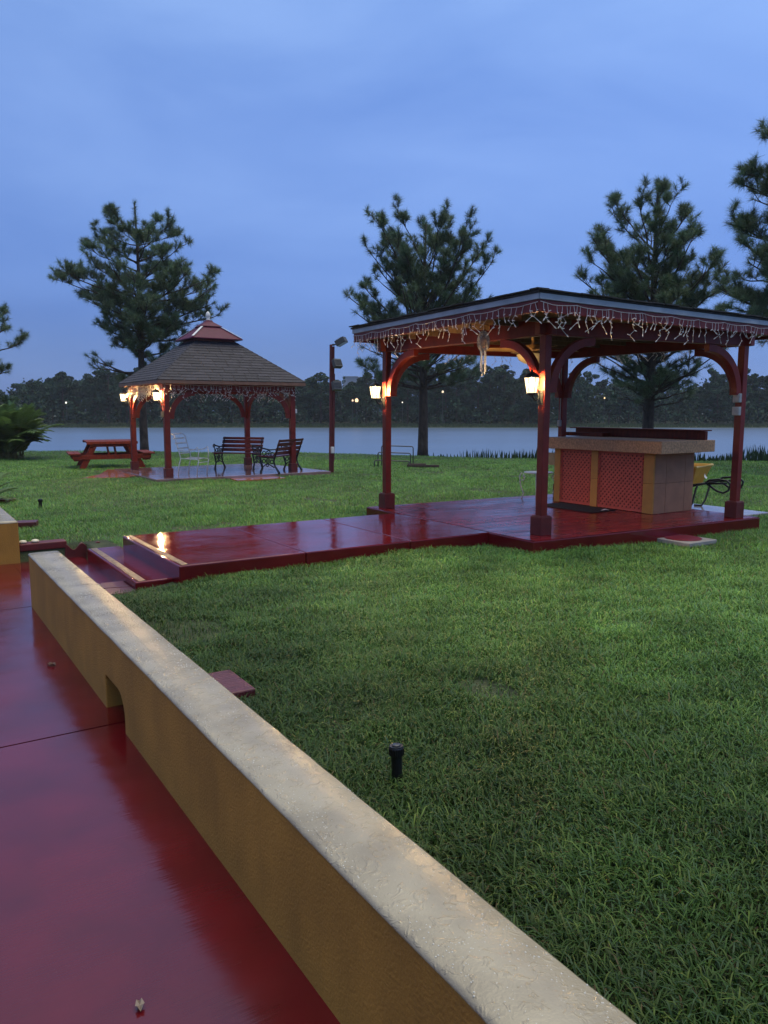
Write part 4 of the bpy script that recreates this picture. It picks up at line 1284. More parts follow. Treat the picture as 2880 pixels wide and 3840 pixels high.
# ------------------------------------------------------------------ pipe rack and plank by the lake
pr = thing('pipe_rack', 'three nested grey pipe hoops standing on the lawn near the lake', 'pipe rack', (.22, 23.2, float(lawn_z(.22, 23.2))), .05)
for (x0, x1, h, y) in ((-.28, .68, .62, .25), (-.40, .58, .43, 0.0), (-.52, .52, .21, -.28)):
    mb = MB(); r_ = .05
    mb.tube([(x0, y, -.1), (x0, y, h - r_), (x0 + r_ * .3, y, h - r_ * .3), (x0 + r_, y, h), (x1 - r_, y, h - .03), (x1 - r_ * .3, y, h - r_ * .3 - .03), (x1, y, h - r_ - .03), (x1, y, -.1)], .0175, 7)
    mb.build('hoop', M_greydk, pr, smooth=True)
pk = thing('timber_plank', 'dark weathered plank lying beside the pipe hoops', 'plank', (1.16, 22.9, float(lawn_z(1.16, 22.9)) + .05), -.12)
mb = MB(); mb.cbox((0, 0, 0), (.95, .14, .07)); mb.cbox((-.2, .14, .04), (.55, .10, .05), .04); mb.build('board', mat('weathered_wood', (.05, .03, .022), .8, .3, 12), pk, bevel=.006)

# ------------------------------------------------------------------ pines on the near shore
def tufts_to_mesh(C, Dv, nper, lmin, lmax, wid, rng, tone):
    """radiating needle bunches: C centres, Dv shoot directions"""
    M = len(C)
    d = Dv[:, None, :] * .75 + rng.normal(size=(M, nper, 3)) * .62
    d[:, :, 2] += .10
    d /= np.linalg.norm(d, axis=2, keepdims=True)
    L = rng.uniform(lmin, lmax, (M, nper, 1))
    base = C[:, None, :] + Dv[:, None, :] * rng.uniform(-.10, .08, (M, nper, 1)) + d * .01
    side = np.cross(d, rng.normal(size=(M, nper, 3)))
    side /= np.linalg.norm(side, axis=2, keepdims=True) + 1e-9
    droop = np.array([0, 0, -1.0]) * (L * .12)
    tip = base + d * L + droop
    w = wid * rng.uniform(.7, 1.3, (M, nper, 1))
    V = np.stack([base - side * w * .4, base + side * w * .4, tip], 2).reshape(-1, 3)
    n = M * nper
    loops = np.arange(n * 3)
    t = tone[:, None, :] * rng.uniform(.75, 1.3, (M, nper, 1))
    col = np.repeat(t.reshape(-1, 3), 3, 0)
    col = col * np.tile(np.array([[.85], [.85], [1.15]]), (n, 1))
    return V, loops, np.full(n, 3), col

def pine(label, x, y, z0, H, profL, profR, rtrunk, seed, right=(1, 0), h0=None, nbr=46, dens=1.0, needle=(.17, .29), wid=.018, ang=(.15, .55), lean=0.0, depth=.8, bare=None, name='pine_tree', per=70, group='tall pines along the near shore'):
    """profL/profR: (height, reach) on the two sides seen along the shore"""
    rng = np.random.default_rng(seed); rr = random.Random(seed)
    root = thing(name, label, 'tree', (x, y, z0), 0, group)
    mb = MB()
    nseg = 16
    tp = []
    for i in range(nseg + 1):
        u = i / nseg
        tp.append(Vector((lean * u * H + .06 * math.sin(u * 5 + seed) * u, .05 * math.sin(u * 4 + seed * 2), H * u - .25 * (1 - u))))
    rad = [rtrunk * (1.12 if i == 0 else 1) * (1 - .93 * (i / nseg) ** 1.1) + .012 for i in range(nseg + 1)]
    mb.tube(tp, rad, 9)
    def tpos(h):
        u = min(1, max(0, h / H)) * nseg
        i = min(nseg - 1, int(u))
        return tp[i].lerp(tp[i + 1], u - i), rad[i] * (1 - (u - i)) + rad[i + 1] * (u - i)
    hl = [p[0] for p in profL]; rl = [p[1] for p in profL]; hr = [p[0] for p in profR]; r_r = [p[1] for p in profR]
    lo = h0 if h0 is not None else min(hl[0], hr[0])
    C, Dv, TN = [], [], []
    phi = rr.uniform(0, 6)
    hs = np.linspace(lo, max(H * .97, max(hl[-1], hr[-1]) - .55), 200)
    wts = np.array([.5 * (np.interp(h_, hl, rl) + np.interp(h_, hr, r_r)) + .25 for h_ in hs])
    cdf = np.cumsum(wts) / wts.sum()
    for k in range(nbr):
        u = min(.995, max(0.003, (k + rr.uniform(-.6, .6)) / nbr))
        ht = float(np.interp(u, cdf, hs))
        phi += 2.4 + rr.uniform(-.5, .5)
        cx_, sy_ = math.cos(phi), math.sin(phi)
        elev = ang[0] + (ang[1] - ang[0]) * max(0, (ht - lo) / (H - lo)) ** .8 + rr.uniform(-.15, .2)
        reach = np.interp(ht, hl, rl) if cx_ < 0 else np.interp(ht, hr, r_r)
        mid = .5 * (np.interp(ht, hl, rl) + np.interp(ht, hr, r_r))
        w = abs(cx_) ** .7
        Lh = max(.15, (reach * w + mid * depth * (1 - w)) * (rr.uniform(.84, 1.0) if rr.random() < .68 else rr.uniform(.4, .8)) - .12)
        h = max(lo * .9, ht - Lh * math.tan(elev))
        h = min(h, ht + .1, H * .97)
        p0, r0 = tpos(h)
        isbare = bare and bare[0] < h < bare[1] and rr.random() < bare[2]
        tipv = Vector((p0.x + cx_ * Lh, p0.y + sy_ * Lh, ht))
        Lb = (tipv - p0).length
        ctrl = p0.lerp(tipv, .5) + Vector((rr.uniform(-.08, .08) * Lb, rr.uniform(-.08, .08) * Lb, -rr.uniform(.02, .10) * Lb))
        nb = 7; pts = []
        for i in range(nb + 1):
            q = i / nb
            pts.append(p0 * (1 - q) ** 2 + ctrl * 2 * q * (1 - q) + tipv * q * q + (Vector((rr.uniform(-.03, .03), rr.uniform(-.03, .03), rr.uniform(-.03, .03))) if 0 < i < nb else Vector((0, 0, 0))))
        d = (pts[-1] - pts[-2]).normalized()
        br = max(.010, min(r0 * .55, .018 + .016 * Lb))
        mb.tube(pts, [br * (1 - .8 * i / nb) for i in range(nb + 1)], 5)
        def add_tuft(p, dd, s=1.0):
            C.append(tuple(p)); v = Vector(dd); v.normalize(); Dv.append(tuple(v))
            gsh = rr.uniform(.7, 1.35); TN.append((gsh * rr.uniform(.9, 1.25), gsh, gsh * rr.uniform(.8, 1.1)))
        add_tuft(pts[-1], d)
        nsec = rr.randint(2, 4) if isbare else max(3, int((3.0 + Lb * 2.9) * dens))
        for j in range(nsec):
            f = rr.uniform(.5, 1) if isbare else rr.uniform(.16, 1.0) ** .8
            i = min(nb - 1, int(f * nb)); q0 = pts[i].lerp(pts[i + 1], f * nb - i)
            bd = (pts[i + 1] - pts[i]).normalized()
            sd = bd.cross(Vector((0, 0, 1))); sd.normalize()
            a_ = rr.choice((-1, 1)) * rr.uniform(.35, 1.15)
            dd = (bd * math.cos(a_) + sd * math.sin(a_) + Vector((0, 0, rr.uniform(-.10, .55)))).normalized()
            Ls = (.14 + Lb * rr.uniform(.12, .25)) * (1.2 - .55 * f)
            sp = [q0]; c_ = q0.copy(); e_ = dd.copy()
            for _ in range(4):
                e_ = (e_ + Vector((rr.uniform(-.16, .16), rr.uniform(-.16, .16), rr.uniform(-.02, .20)))).normalized()
                c_ = c_ + e_ * Ls / 4; sp.append(c_.copy())
            mb.tube(sp, [.015, .013, .011, .009, .006], 4, cap=False)
            if isbare and rr.random() < .65: continue
            add_tuft(sp[-1], e_ + Vector((0, 0, .25)))
            nt_ = 1 if isbare else max(2, int(2.5 + Ls * 4.5))
            for m_ in range(nt_):
                g_f = rr.uniform(.25, 1.0) * 4; gi = min(3, int(g_f)); gp = sp[gi].lerp(sp[gi + 1], g_f - gi)
                tv = (e_ * rr.uniform(.2, .8) + Vector((rr.uniform(-.9, .9), rr.uniform(-.9, .9), rr.uniform(-.1, .9)))).normalized()
                tl_ = rr.uniform(.07, .24); tp_ = gp + tv * tl_
                mb.tube([gp, tp_], [.008, .005], 3, cap=False)
                add_tuft(tp_, tv + Vector((0, 0, .2)))
    for k in range(4):
        p0, _ = tpos(H * (1 - .022 * k)); C.append(tuple(p0)); Dv.append((rr.uniform(-.2, .2), rr.uniform(-.2, .2), 1)); TN.append((1, 1, 1))
    mb.build('trunk', M_bark, root, smooth=True)
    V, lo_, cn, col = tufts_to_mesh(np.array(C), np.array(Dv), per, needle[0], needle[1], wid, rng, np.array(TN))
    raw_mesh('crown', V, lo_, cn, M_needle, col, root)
    return root

pine('broad dense pine behind the gazebo with bare lower branches', -9.9, 32.0, .0, 9.85,
     [(3.0, 2.6), (3.7, 3.0), (4.6, 2.0), (5.0, 3.1), (5.9, 2.5), (6.5, 2.9), (7.0, 3.6), (7.5, 2.7), (8.3, 2.1), (8.9, 2.5), (9.4, 2.3), (9.8, .8), (10.3, .25)],
     [(3.0, 1.2), (3.7, 1.5), (4.6, 2.4), (5.0, 3.3), (6.0, 3.3), (7.0, 3.6), (7.4, 3.0), (7.8, 2.0), (8.6, 2.3), (9.2, 1.8), (9.7, .7), (10.3, .25)],
     .17, 5, h0=2.9, nbr=74, dens=.80, ang=(.02, .5), bare=(2.0, 3.6, .8), wid=.0145)
pine('round-topped open pine behind the pavilion eave with wind chime', 1.50, 30.0, .0, 8.6,
     [(3.4, 2.6), (4.4, 2.7), (5.4, 3.1), (6.2, 3.4), (6.7, 2.2), (7.3, 2.2), (8.2, 2.45), (8.8, 2.0), (9.3, 1.5), (9.75, .8)],
     [(3.4, 2.4), (4.4, 2.6), (5.4, 2.7), (6.3, 2.6), (7.0, 2.8), (8.1, 2.4), (8.8, 1.9), (9.3, 1.35), (9.75, .7)],
     .20, 8, h0=3.0, nbr=78, dens=.68, ang=(.15, 1.0), lean=.006, wid=.014, bare=(2.0, 3.6, .6))
pine('bushy pine rising behind the bar and pavilion roof', 8.85, 26.0, .0, 8.65,
     [(2.2, 1.5), (3.2, 2.3), (4.5, 2.5), (5.9, 2.65), (7.0, 2.5), (7.9, 2.35), (8.5, 1.6), (9.2, 1.2), (9.6, .3)],
     [(2.2, 1.5), (3.2, 2.4), (4.5, 2.9), (5.9, 2.8), (7.0, 2.0), (7.9, 1.2), (8.5, 1.1), (9.2, .8), (9.6, .3)],
     .20, 13, h0=2.0, nbr=80, dens=.74, ang=(.05, .9), wid=.0135, bare=(1.5, 3.2, .4))
pine('tallest pine, cut off by the right edge of the picture', 11.6, 20.5, .05, 12.3,
     [(3.2, 2.0), (4.6, 3.0), (5.7, 3.0), (6.4, 2.5), (7.0, 3.1), (7.6, 2.7), (8.2, 2.7), (8.8, 2.0), (9.5, 1.4), (10.3, 1.5), (11.4, 1.0), (12.6, .3)],
     [(3.2, 2.0), (4.6, 3.0), (7.0, 3.0), (8.8, 2.4), (10.3, 1.6), (12.6, .3)],
     .21, 21, h0=3.4, nbr=150, dens=.85, ang=(.0, .75), wid=.012)
pine('pine at the left edge, only its branch tips in view', -16.6, 30.0, .0, 8.6,
     [(2.0, 2.0), (5.0, 2.6), (8.6, .3)],
     [(2.0, 2.2), (3.2, 2.5), (4.2, 2.7), (5.2, 2.4), (5.9, 1.6), (6.6, 2.1), (7.3, 1.7), (8.2, .9), (8.7, .3)],
     .18, 33, h0=1.6, nbr=72, dens=.85, ang=(.0, .6), wid=.0145)

# ------------------------------------------------------------------ palm clump and sago fronds
def fronds(name, label, cat, x, y, n, Lr, elevr, leafL, seed, droop=1.0, npair=34, wid=.03, spread=.25, group=None, az=None):
    rr = random.Random(seed); root = thing(name, label, cat, (x, y, float(lawn_z(x, y)) - .02), 0, group)
    stem = MB(); V = []; cols = []
    for k in range(n):
        phi = rr.uniform(0, 2 * math.pi) if az is None else rr.uniform(*az)
        e = rr.uniform(*elevr); L = rr.uniform(*Lr)
        base = Vector((rr.uniform(-spread, spread), rr.uniform(-spread, spread), 0))
        d = Vector((math.cos(phi) * math.cos(e), math.sin(phi) * math.cos(e), math.sin(e)))
        pts = [base]; cur = base.copy(); N = 12
        for i in range(N):
            d = (d + Vector((0, 0, -.030 * droop * (1 + i * .42)))).normalized(); cur = cur + d * L / N; pts.append(cur.copy())
        stem.tube(pts, [.014 * (1 - .8 * i / N) for i in range(N + 1)], 4, cap=False)
        tone = rr.uniform(.7, 1.3)
        for j in range(npair):
            f = .20 + .80 * j / npair; u = f * N; i = min(N - 1, int(u)); p = pts[i].lerp(pts[i + 1], u - i)
            bd = (pts[i + 1] - pts[i]).normalized(); sd = bd.cross(Vector((0, 0, 1)))
            if sd.length < .01: continue
            sd.normalize(); up = sd.cross(bd)
            ll = leafL * math.sin(math.pi * min(1, .15 + .82 * (1 - f * .75))) * rr.uniform(.8, 1.1)
            for s_ in (-1, 1):
                q_ = (bd * .55 + sd * s_ * .8 + up * .22 + Vector((0, 0, -.15))).normalized()
                m = p + q_ * ll * .5; tip = p + q_ * ll + Vector((0, 0, -ll * .22 * droop)); w = bd * wid * .5
                V.append((p - w * .6, p + w * .6, m + w, tip, m - w)); cols.append(tone * rr.uniform(.8, 1.2))
    stem.build('stem', mat('palm_stem', (.10, .12, .04), .6), root)
    A = np.array([[tuple(v) for v in f] for f in V]).reshape(-1, 3); nf = len(V)
    c = np.repeat(np.array(cols)[:, None] * np.ones((1, 3)), 5, 0)
    raw_mesh('fronds', A, np.arange(nf * 5), np.full(nf, 5), M_palm, c, root)
    return root
fronds('palm_clump', 'bushy green palm clump at the lake edge left of the picnic table', 'palm', -13.4, 27.4, 170, (1.3, 2.15), (.85, 1.53), .36, 3, 1.0, 50, .034, .5)
fronds('sago_plant', 'low spiky fronds poking in at the left edge over the lawn', 'plant', -6.95, 13.3, 16, (.5, .8), (.25, 1.0), .16, 6, .6, 30, .014, .05)

# ------------------------------------------------------------------ far shore: individual trees in front of a mass
def tree_meshes(seed, H, pineish):
    rng = np.random.default_rng(seed); rr = random.Random(seed)
    mb = MB()
    hc = H * (.34 if pineish else .12)
    mb.tube([(0, 0, -.4), (rr.uniform(-.1, .1), 0, H * .4), (rr.uniform(-.25, .25), 0, H * .93)], [.17, .12, .03], 5)
    clumps = []
    nC = rr.randint(15, 22)
    for i in range(nC):
        u = (i + .5) / nC
        z = hc + (H - hc) * u
        rad = H * (.25 if pineish else .33) * (math.sin(math.pi * (.12 + .80 * u)) ** .8) * rr.uniform(.6, 1.1)
        a_ = rr.uniform(0, 6.28)
        c = Vector((math.cos(a_) * rad * .75, math.sin(a_) * rad * .75, z))
        clumps.append((c, rr.uniform(.45, .85) * (H / 9)))
        mb.tube([(0, 0, z - .5), tuple(c)], [.05, .02], 3, cap=False)
    P = []; Cc = []
    for c, r_ in clumps:
        m = int(150 * r_ / .7)
        v = rng.normal(size=(m, 3)); v /= np.linalg.norm(v, axis=1, keepdims=True)
        v *= (rng.uniform(.35, 1.0, (m, 1)) ** .5) * r_; v[:, 2] *= .75
        P.append(v + np.array(c)); Cc.append(np.full(m, rr.uniform(.65, 1.4)))
    P = np.concatenate(P); Cc = np.concatenate(Cc) * rng.uniform(.7, 1.3, len(P))
    n = len(P)
    a = rng.normal(size=(n, 3)); a /= np.linalg.norm(a, axis=1, keepdims=True)
    b = np.cross(a, rng.normal(size=(n, 3))); b /= np.linalg.norm(b, axis=1, keepdims=True)
    s_ = rng.uniform(.12, .24, (n, 1))
    V = np.stack([P - a * s_, P + b * s_ * .7, P + a * s_, P - b * s_ * .7], 1).reshape(-1, 3)
    col = np.repeat(Cc[:, None] * np.array([[1, 1.0, .95]]), 4, 0)
    tr = mb.build('trunk', M_bark)
    cr_ = raw_mesh('crown', V, np.arange(n * 4), np.full(n, 4), M_farleaf, col)
    r = tr.data, cr_.data
    bpy.data.objects.remove(tr); bpy.data.objects.remove(cr_)
    return r
variants = [tree_meshes(100 + i, 9.0, i % 3 != 2) for i in range(9)]
rr = random.Random(77)
TOPS = [(-90, 115), (0, 100), (90, 95), (150, 120), (215, 135), (330, 150), (500, 150), (620, 160), (760, 150), (900, 150), (1110, 125), (1181, 142), (1240, 128), (1300, 88), (1340, 108), (1417, 165), (1500, 140), (1560, 145),
        (1690, 170), (1780, 162), (1878, 165), (1920, 118), (1950, 160), (2050, 150), (2195, 146), (2280, 104), (2400, 142), (2490, 132), (2544, 76), (2597, 104), (2668, 150), (2815, 162), (2880, 128), (3000, 140), (3200, 140)]
nfar = 0
xs_ = np.arange(-80, 83, 1.75)
for row, (ya, yb, fa, fb_) in enumerate(((4, 10, .70, 1.03), (14, 22, .78, 1.0), (24, 34, .70, .97))):
    for i, X in enumerate(xs_[::1 if row < 2 else 2]):
        Y = FAR_Y + rr.uniform(ya, yb)
        X = X * (1 + .06 * row) + rr.uniform(-.7, .7)
        px = 1440 + 2894 * X / Y
        topang = np.interp(px, [t_[0] for t_ in TOPS], [t_[1] for t_ in TOPS]) / 2894
        zb = float(lawn_z(X, Y))
        Hh = (1.7 + topang * Y - zb) * rr.uniform(fa, fb_)
        r = thing('shore_tree', 'dark tree in the wood along the far lake shore', 'tree', (X, Y, zb), rr.uniform(0, 6.28), 'trees in the wood across the lake')
        tm, cm = variants[rr.randrange(9)]
        s_ = Hh / 9.0; wsc = s_ * rr.uniform(1.0, 1.45)
        r.scale = (wsc, wsc, s_)
        link('trunk', tm, r); link('crown', cm, r)
# undergrowth and saplings between the trunks, reading as one mass
rng = np.random.default_rng(5)
n1 = 70000
X = rng.uniform(-100, 100, n1); Y = FAR_Y + 3.5 + rng.uniform(0, 30, n1)
gap = np.exp(-((X - 15) / 9) ** 2)
hmax = (4.0 + 1.5 * np.sin(X * .55 + Y * .3) + 1.0 * np.sin(X * 1.7 + 2 - Y * .4) + .6 * np.sin(X * 3.1)) * (1 - .38 * gap) + (Y - FAR_Y) * .07
Z = lawn_z(X, Y) + rng.uniform(0, 1, n1) ** .85 * np.clip(hmax, .8, 8)
P = np.stack([X, Y, Z], 1)
a = rng.normal(size=(n1, 3)); a /= np.linalg.norm(a, axis=1, keepdims=True)
b = np.cross(a, rng.normal(size=(n1, 3))); b /= np.linalg.norm(b, axis=1, keepdims=True)
s_ = rng.uniform(.16, .36, (n1, 1))
V = np.stack([P - a * s_, P + b * s_ * .7, P + a * s_, P - b * s_ * .7], 1).reshape(-1, 3)
tone = (1 + .30 * np.sin(X * .9 + Z * 1.3) + .25 * np.sin(X * 2.3 - Z * 2) + rng.uniform(-.3, .3, n1))
col = np.repeat(tone[:, None] * np.array([[1, 1, .95]]), 4, 0)
tag(raw_mesh('undergrowth', V, np.arange(n1 * 4), np.full(n1, 4), M_farleaf, col), 'dark undergrowth filling the foot of the far wood', 'undergrowth', None, 'stuff')
# pale grassy rim along the far waterline
n2 = 9000
X = rng.uniform(-100, 100, n2); Y = FAR_Y + .2 + rng.uniform(0, 3.2, n2); Z = lawn_z(X, Y)
h = rng.uniform(.15, .5, n2); w = rng.uniform(.06, .16, n2)
V = np.stack([np.stack([X - w, Y, Z - .05], 1), np.stack([X + w, Y, Z - .05], 1), np.stack([X + rng.uniform(-.1, .1, n2), Y, Z + h], 1)], 1).reshape(-1, 3)
col = np.repeat(rng.uniform(.6, 1.3, (n2, 1)) * np.array([[.075, .10, .045]]), 3, 0)
tag(raw_mesh('shore_grass', V, np.arange(n2 * 3), np.full(n2, 3), M_grass, col), 'pale green grass rim along the far waterline', 'grass', None, 'stuff')

# far building, mast and lamps
fb = thing('far_building', 'pale blocky building showing above the far trees beside the floodlight pole', 'building', (-11.5, 300, 0))
M_far = mat('far_wall', (.22, .25, .30), .8, .05)
mb = MB(); mb.box(-4.2, 1.4, 0, 12, 0, 14.4); mb.build('main_block', M_far, fb)
mb = MB(); mb.box(1.45, 4.2, 1, 12, 0, 13.4); mb.box(1.0, 3.0, .8, 6, 13.5, 14.6); mb.build('side_block', mat('far_wall_warm', (.28, .25, .25), .8, .05), fb)
mb = MB(); mb.box(-4.3, 1.5, -.2, 12.1, 14.4, 14.8); mb.build('roof', M_far, fb)
ms = thing('radio_mast', 'thin lattice mast rising beyond the far trees', 'mast', (92, 260, 0))
mb = MB()
for a_ in range(3):
    c_ = (math.cos(a_ * 2.094) * .6, math.sin(a_ * 2.094) * .6)
    mb.tube([(c_[0], c_[1], 0), (c_[0] * .3, c_[1] * .3, 17)], .06, 4)
for k in range(16):
    z = k * 1.05
    for a_ in range(3):
        f0 = 1 - .7 * z / 17; f1 = 1 - .7 * (z + 1.05) / 17
        mb.tube([(math.cos(a_ * 2.094) * .6 * f0, math.sin(a_ * 2.094) * .6 * f0, z), (math.cos((a_ + 1) * 2.094) * .6 * f1, math.sin((a_ + 1) * 2.094) * .6 * f1, z + 1.05)], .035, 3)
mb.build('lattice', M_greydk, ms)
def far_lamp(label, px, py, col, st, sz):
    Y = FAR_Y + 3.2
    X = (px - 1440) / 2894 * Y * 1.004; Z = 1.7 + (1540 - py) / 2894 * Y
    zb = float(lawn_z(X, Y))
    t = thing('shore_lamp', label, 'lamp', (X, Y, zb), 0, 'lamps glowing on the far shore')
    mb = MB(); mb.tube([(0, 0, -.2), (0, 0, Z - zb - sz * .5)], .035, 5); mb.build('pole', M_greydk, t)
    mb = MB(); mb.lathe([(sz * .4, Z - zb - sz * .55), (sz * .5, Z - zb), (sz * .3, Z - zb + sz * .4), (.01, Z - zb + sz * .5)], n=8); mb.build('lamp_glass', emit('far_glow', col, st * .22), t)
    mb = MB(); mb.lathe([(sz * .55, Z - zb + sz * .45), (.02, Z - zb + sz * .75)], n=8); mb.build('cap', M_greydk, t)
far_lamp('small white lamp across the lake left of the picnic table', 264, 1510, (1, .95, .75), 3.5, .30)
far_lamp('larger orange lamp across the lake between pole and pavilion', 1339, 1501, (1, .62, .25), 5, .55)
far_lamp('smaller orange lamp across the lake beside the larger one', 1324, 1502, (1, .6, .3), 3.5, .30)
far_lamp('tiny lamp across the lake behind the middle pine', 1508, 1509, (1, .9, .6), 3, .22)
far_lamp('warm lamp across the lake between middle pine and bar post', 1657, 1470, (1, .75, .4), 3, .35)
far_lamp('tiny orange lamp across the lake above the bar', 2255, 1493, (1, .6, .15), 4, .26)

# ------------------------------------------------------------------ reeds and grass
n = 5200
X = rng.uniform(1.5, 26, n); Y = edge_y(X) + rng.uniform(-.25, .9, n)
keep = rng.uniform(0, 1, n) < np.clip((X - 1.0) / 7, .05, 1)
X, Y = X[keep], Y[keep]; n = len(X)
Z = lawn_z(X, Y)
h = rng.uniform(.18, .42, n) * np.clip(.55 + X * .06, .5, 1.25) * (1 + .5 * np.sin(X * 2.1) * np.sin(X * .7)); w = rng.uniform(.012, .028, n)
lx = rng.normal(0, .10, n) * h; ly = rng.normal(0, .10, n) * h
V = np.stack([np.stack([X - w, Y, Z - .1], 1), np.stack([X + w, Y, Z - .1], 1), np.stack([X + w * .6 + lx * .5, Y + ly * .5, Z + h * .6], 1), np.stack([X + lx, Y + ly, Z + h], 1), np.stack([X - w * .6 + lx * .5, Y + ly * .5, Z + h * .6], 1)], 1).reshape(-1, 3)
col = np.repeat(rng.uniform(.6, 1.3, (n, 1)) * np.array([[.040, .070, .028]]), 5, 0)
tag(raw_mesh('reeds', V, np.arange(n * 5), np.full(n, 5), M_grass, col), 'green reeds fringing the lake edge behind the bar', 'reeds', None, 'stuff')

def in_poly(px, py, poly):
    r = np.zeros(len(px), bool); m = len(poly)
    for i in range(m):
        x0, y0 = poly[i]; x1, y1 = poly[(i + 1) % m]
        c = ((y0 > py) != (y1 > py)) & (px < (x1 - x0) * (py - y0) / (y1 - y0 + 1e-12) + x0)
        r ^= c
    return r
def vnoise(x, y, sc, seed):
    r = np.random.default_rng(seed); s = 0
    for k in range(5):
        a = r.uniform(0, 6.28); f = sc * r.uniform(.6, 1.6)
        s = s + np.sin((x * math.cos(a) + y * math.sin(a)) * f + r.uniform(0, 6.28))
    return s / 5
bands = [(1.2, 3.2, 11000, 1), (3.2, 5.5, 9000, 1), (5.5, 8.5, 5600, 1), (8.5, 12.5, 3200, 0), (12.5, 19, 1500, 0), (19, 27, 900, 0), (27, 37, 450, 0)]
PX, PY, BIG = [], [], []
for y0, y1, den, kind in bands:
    ymx = y1; hw = .56 * ymx + 1.2
    area = (y1 - y0) * 2 * hw
    m = int(area * den)
    y = rng.uniform(y0, y1, m); x = rng.uniform(-hw, hw, m)
    k = np.abs(x) < .53 * y + 1.0
    PX.append(x[k]); PY.append(y[k]); BIG.append(np.full(k.sum(), kind))
PX = np.concatenate(PX); PY = np.concatenate(PY); BIG = np.concatenate(BIG)
T_, N_ = to_tn(PX, PY)
ok = ~((N_ < 1.20) & (T_ < 9.42)) & ~((N_ < 1.155) & (T_ >= 9.42))
ok &= ~((T_ > 7.0) & (T_ < 9.6) & (N_ < 2.15)) & ~((T_ > 6.80) & (T_ < 8.82) & (N_ > 1.9) & (N_ < 5.9))
ok &= ~in_poly(PX, PY, [F_, R_, B_, L_])
ok &= ~in_poly(PX, PY, [gz(-.42, -.42), gz(GW + .9, -.38), gz(GW + .6, GD + .5), gz(-.42, GD + .5)])
ok &= ~in_poly(PX, PY, [gz(1.35, -.43), gz(1.25, -1.15), gz(2.5, -1.1), gz(2.55, -.42)])
ok &= ~in_poly(PX, PY, [(-7.15, 18.05), (-6.15, 18.55), (-6.1, 19.0), (-5.6, 19.1), (-6.6, 20.5), (-7.5, 20.9), (-7.1, 19.2)])
ok &= ~((T_ > 6.55) & (T_ < 8.3) & (N_ > 9.6) & (N_ < 11.05))
ok &= ~((T_ > 5.50) & (T_ < 6.06) & (N_ > 7.70) & (N_ < 8.22))
ok &= ~((T_ > 3.80) & (T_ < 4.20) & (N_ > 1.2) & (N_ < 1.61))
ok &= PY < edge_y(PX) + .8
# bare soil patches: along the wall foot and a few worn spots
bare = vnoise(PX, PY, 2.6, 1) + .55 * vnoise(PX, PY, 7, 2)
wallside = np.clip(1 - (N_ - 1.2) / .9, 0, 1) * (T_ < 7)
thin = (bare > .74 - .80 * wallside) & (rng.uniform(0, 1, len(PX)) < .80)
ok &= ~thin
PX, PY, BIG, N_, T_ = PX[ok], PY[ok], BIG[ok], N_[ok], T_[ok]
n = len(PX); PZ = lawn_z(PX, PY)
patch = vnoise(PX, PY, .9, 4) * .5 + vnoise(PX, PY, 3.4, 5) * .5
near = np.clip(1 - (PY - 2) / 8, 0, 1)
h = rng.uniform(.028, .070, n) * (1 + .35 * vnoise(PX, PY, 16, 31)) * (1 + .30 * patch) * (1 + .35 * (rng.uniform(0, 1, n) < .06)) * (1 + .25 * np.clip(1 - (N_ - 1.2) / .6, 0, 1) * (T_ < 7))
h = np.where(PY > 12, h * 1.05, h)
w = np.where(BIG == 1, rng.uniform(.0014, .0034, n), 0) + np.where(BIG == 0, rng.uniform(.0035, .0068, n), 0)
w = w * np.where(PY > 18, 1.5, 1.0)
az = rng.uniform(0, 2 * math.pi, n) * .85 + 1.3 * vnoise(PX, PY, 1.6, 9)
ln = rng.uniform(.35, 1.7, n) * h
lx, ly = np.cos(az) * ln, np.sin(az) * ln
sx, sy = -np.sin(az) * w, np.cos(az) * w
base = np.stack([PX, PY, PZ - .008], 1)
hue = rng.uniform(0, 1, n)
c_dark = np.array([.038, .096, .020]); c_mid = np.array([.082, .165, .038]); c_yel = np.array([.120, .185, .040]); c_brown = np.array([.12, .095, .045]); c_blue = np.array([.065, .130, .065])
f = np.clip(.5 + .5 * patch + rng.normal(0, .25, n), 0, 1)[:, None]
col = c_dark * (1 - f) + c_mid * f
col = np.where((hue < .13)[:, None], c_yel * (.7 + .6 * rng.uniform(0, 1, (n, 1))), col)
col = np.where(((hue > .20) & (hue < .36))[:, None], c_blue, col)
col = np.where((hue > .975)[:, None], c_brown, col)
painted_light = np.clip((N_ - 1.3) / 2.6, 0, 1)  # light painted into blade colour: brighter away from wall and camera, as at grazing view
painted_light = np.where(T_ > 7, 1.0, painted_light) * np.clip((PY - 1.5) / 4.5, .35, 1)
col = col * (.56 + 1.46 * painted_light * (1 + .25 * patch))[:, None] * (1 + np.array([.02, .0, .10]) * painted_light[:, None])
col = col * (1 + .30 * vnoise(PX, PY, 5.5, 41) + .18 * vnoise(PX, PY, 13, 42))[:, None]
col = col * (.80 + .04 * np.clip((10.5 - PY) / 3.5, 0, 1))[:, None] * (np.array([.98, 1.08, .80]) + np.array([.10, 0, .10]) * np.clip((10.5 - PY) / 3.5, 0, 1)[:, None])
col = col * rng.uniform(.8, 1.2, (n, 1))
A0 = base - np.stack([sx, sy, 0 * sx], 1); A1 = base + np.stack([sx, sy, 0 * sx], 1)
lean = np.hypot(lx, ly) / h
def up_(k): return np.stack([sx * k, sy * k, 0 * sx], 1)
m1 = base + np.stack([lx * .22, ly * .22, h * .52], 1)
m2 = base + np.stack([lx * .58, ly * .58, h * (.90 - .06 * lean)], 1)
tip = base + np.stack([lx, ly, h * (1.06 - .27 * np.minimum(1.7, lean))], 1)
nearm = BIG == 1
nn7 = int(nearm.sum()); nf3 = int((~nearm).sum())
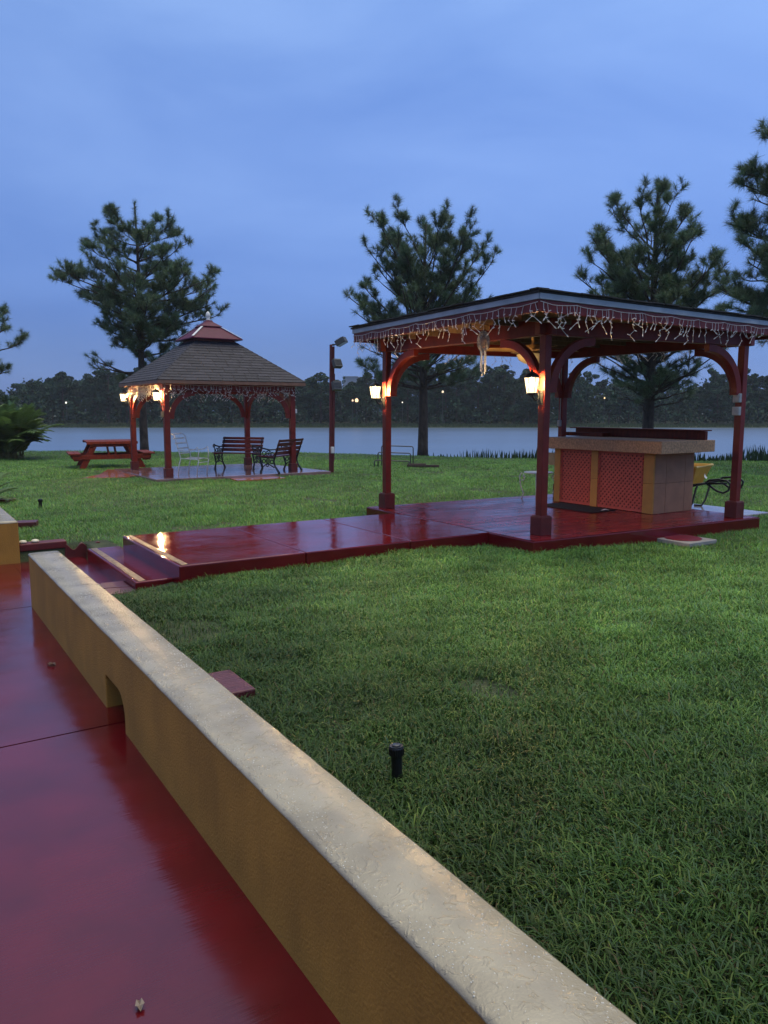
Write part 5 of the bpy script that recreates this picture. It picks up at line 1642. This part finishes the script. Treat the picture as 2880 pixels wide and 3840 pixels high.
Vn = np.stack([base - up_(.8), base + up_(.8), m1 - up_(1), m1 + up_(1), m2 - up_(.8), m2 + up_(.8), tip], 1)[nearm].reshape(-1, 3)
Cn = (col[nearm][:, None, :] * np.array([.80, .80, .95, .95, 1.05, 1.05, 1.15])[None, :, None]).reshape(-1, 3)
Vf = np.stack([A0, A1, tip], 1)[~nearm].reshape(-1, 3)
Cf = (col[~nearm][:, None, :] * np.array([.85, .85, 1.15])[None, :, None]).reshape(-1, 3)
ln_ = (np.arange(nn7) * 7)[:, None] + np.array([0, 1, 3, 2, 2, 3, 5, 4, 4, 5, 6])[None]
lf_ = len(Vn) + np.arange(nf3 * 3)
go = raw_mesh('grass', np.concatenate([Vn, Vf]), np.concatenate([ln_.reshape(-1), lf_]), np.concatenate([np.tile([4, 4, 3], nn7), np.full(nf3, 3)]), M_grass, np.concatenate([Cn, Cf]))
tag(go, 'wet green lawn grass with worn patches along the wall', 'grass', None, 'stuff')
print('grass blades', n)
# broad-leaved runners and weeds close to the wall
m = 750
t_ = rng.uniform(.2, 4.2, m); n_ = 1.24 + rng.uniform(0, 1, m) ** 1.6 * 1.1
x = t_ * DT[0] + n_ * DN[0]; y = t_ * DT[1] + n_ * DN[1]; z = lawn_z(x, y)
V = []; C = []
for i in range(m):
    for k in range(rng.integers(2, 5)):
        a_ = rng.uniform(0, 6.28); L = rng.uniform(.03, .08); w_ = rng.uniform(.0025, .0065); e = rng.uniform(.15, 1.0)
        d = np.array((math.cos(a_) * math.cos(e), math.sin(a_) * math.cos(e), math.sin(e))); s_ = np.array((-math.sin(a_), math.cos(a_), 0)) * w_
        p0 = np.array((x[i], y[i], z[i] + .004)); p1 = p0 + d * L * .55; p2 = p0 + d * L + np.array((0, 0, -L * .25))
        V += [p0 - s_ * .5, p0 + s_ * .5, p1 + s_, p1 - s_, p1 - s_, p1 + s_, p2]
        c = np.array([(.030, .072, .022), (.058, .096, .022), (.040, .080, .046), (.060, .044, .022)][rng.choice(4, p=[.4, .25, .25, .1])]) * rng.uniform(.7, 1.3)
        C += [c] * 7
V = np.array(V); C = np.array(C)
tag(raw_mesh('weeds', V, np.arange(len(V)), np.tile([4, 3], len(V) // 7), M_grass, C), 'coarse broad-bladed weeds along the foot of the long wall', 'weeds', None, 'stuff')

# ------------------------------------------------------------------ damp air over the lake
mb = MB(); mb.box(-420, 420, -12, 420, -3.6, 19.5)
hm = bpy.data.materials.new('haze'); hm.use_nodes = True
ht = hm.node_tree; ht.nodes.clear()
ho = nd(ht, 'ShaderNodeOutputMaterial'); hv = nd(ht, 'ShaderNodeVolumePrincipled')
hv.inputs['Color'].default_value = (.80, .86, .95, 1); hv.inputs['Density'].default_value = HAZE
ht.links.new(hv.outputs[0], ho.inputs['Volume'])
if HAZE > 0:
    tag(mb.build('haze', hm), 'thin damp evening haze', 'haze', None, 'stuff')
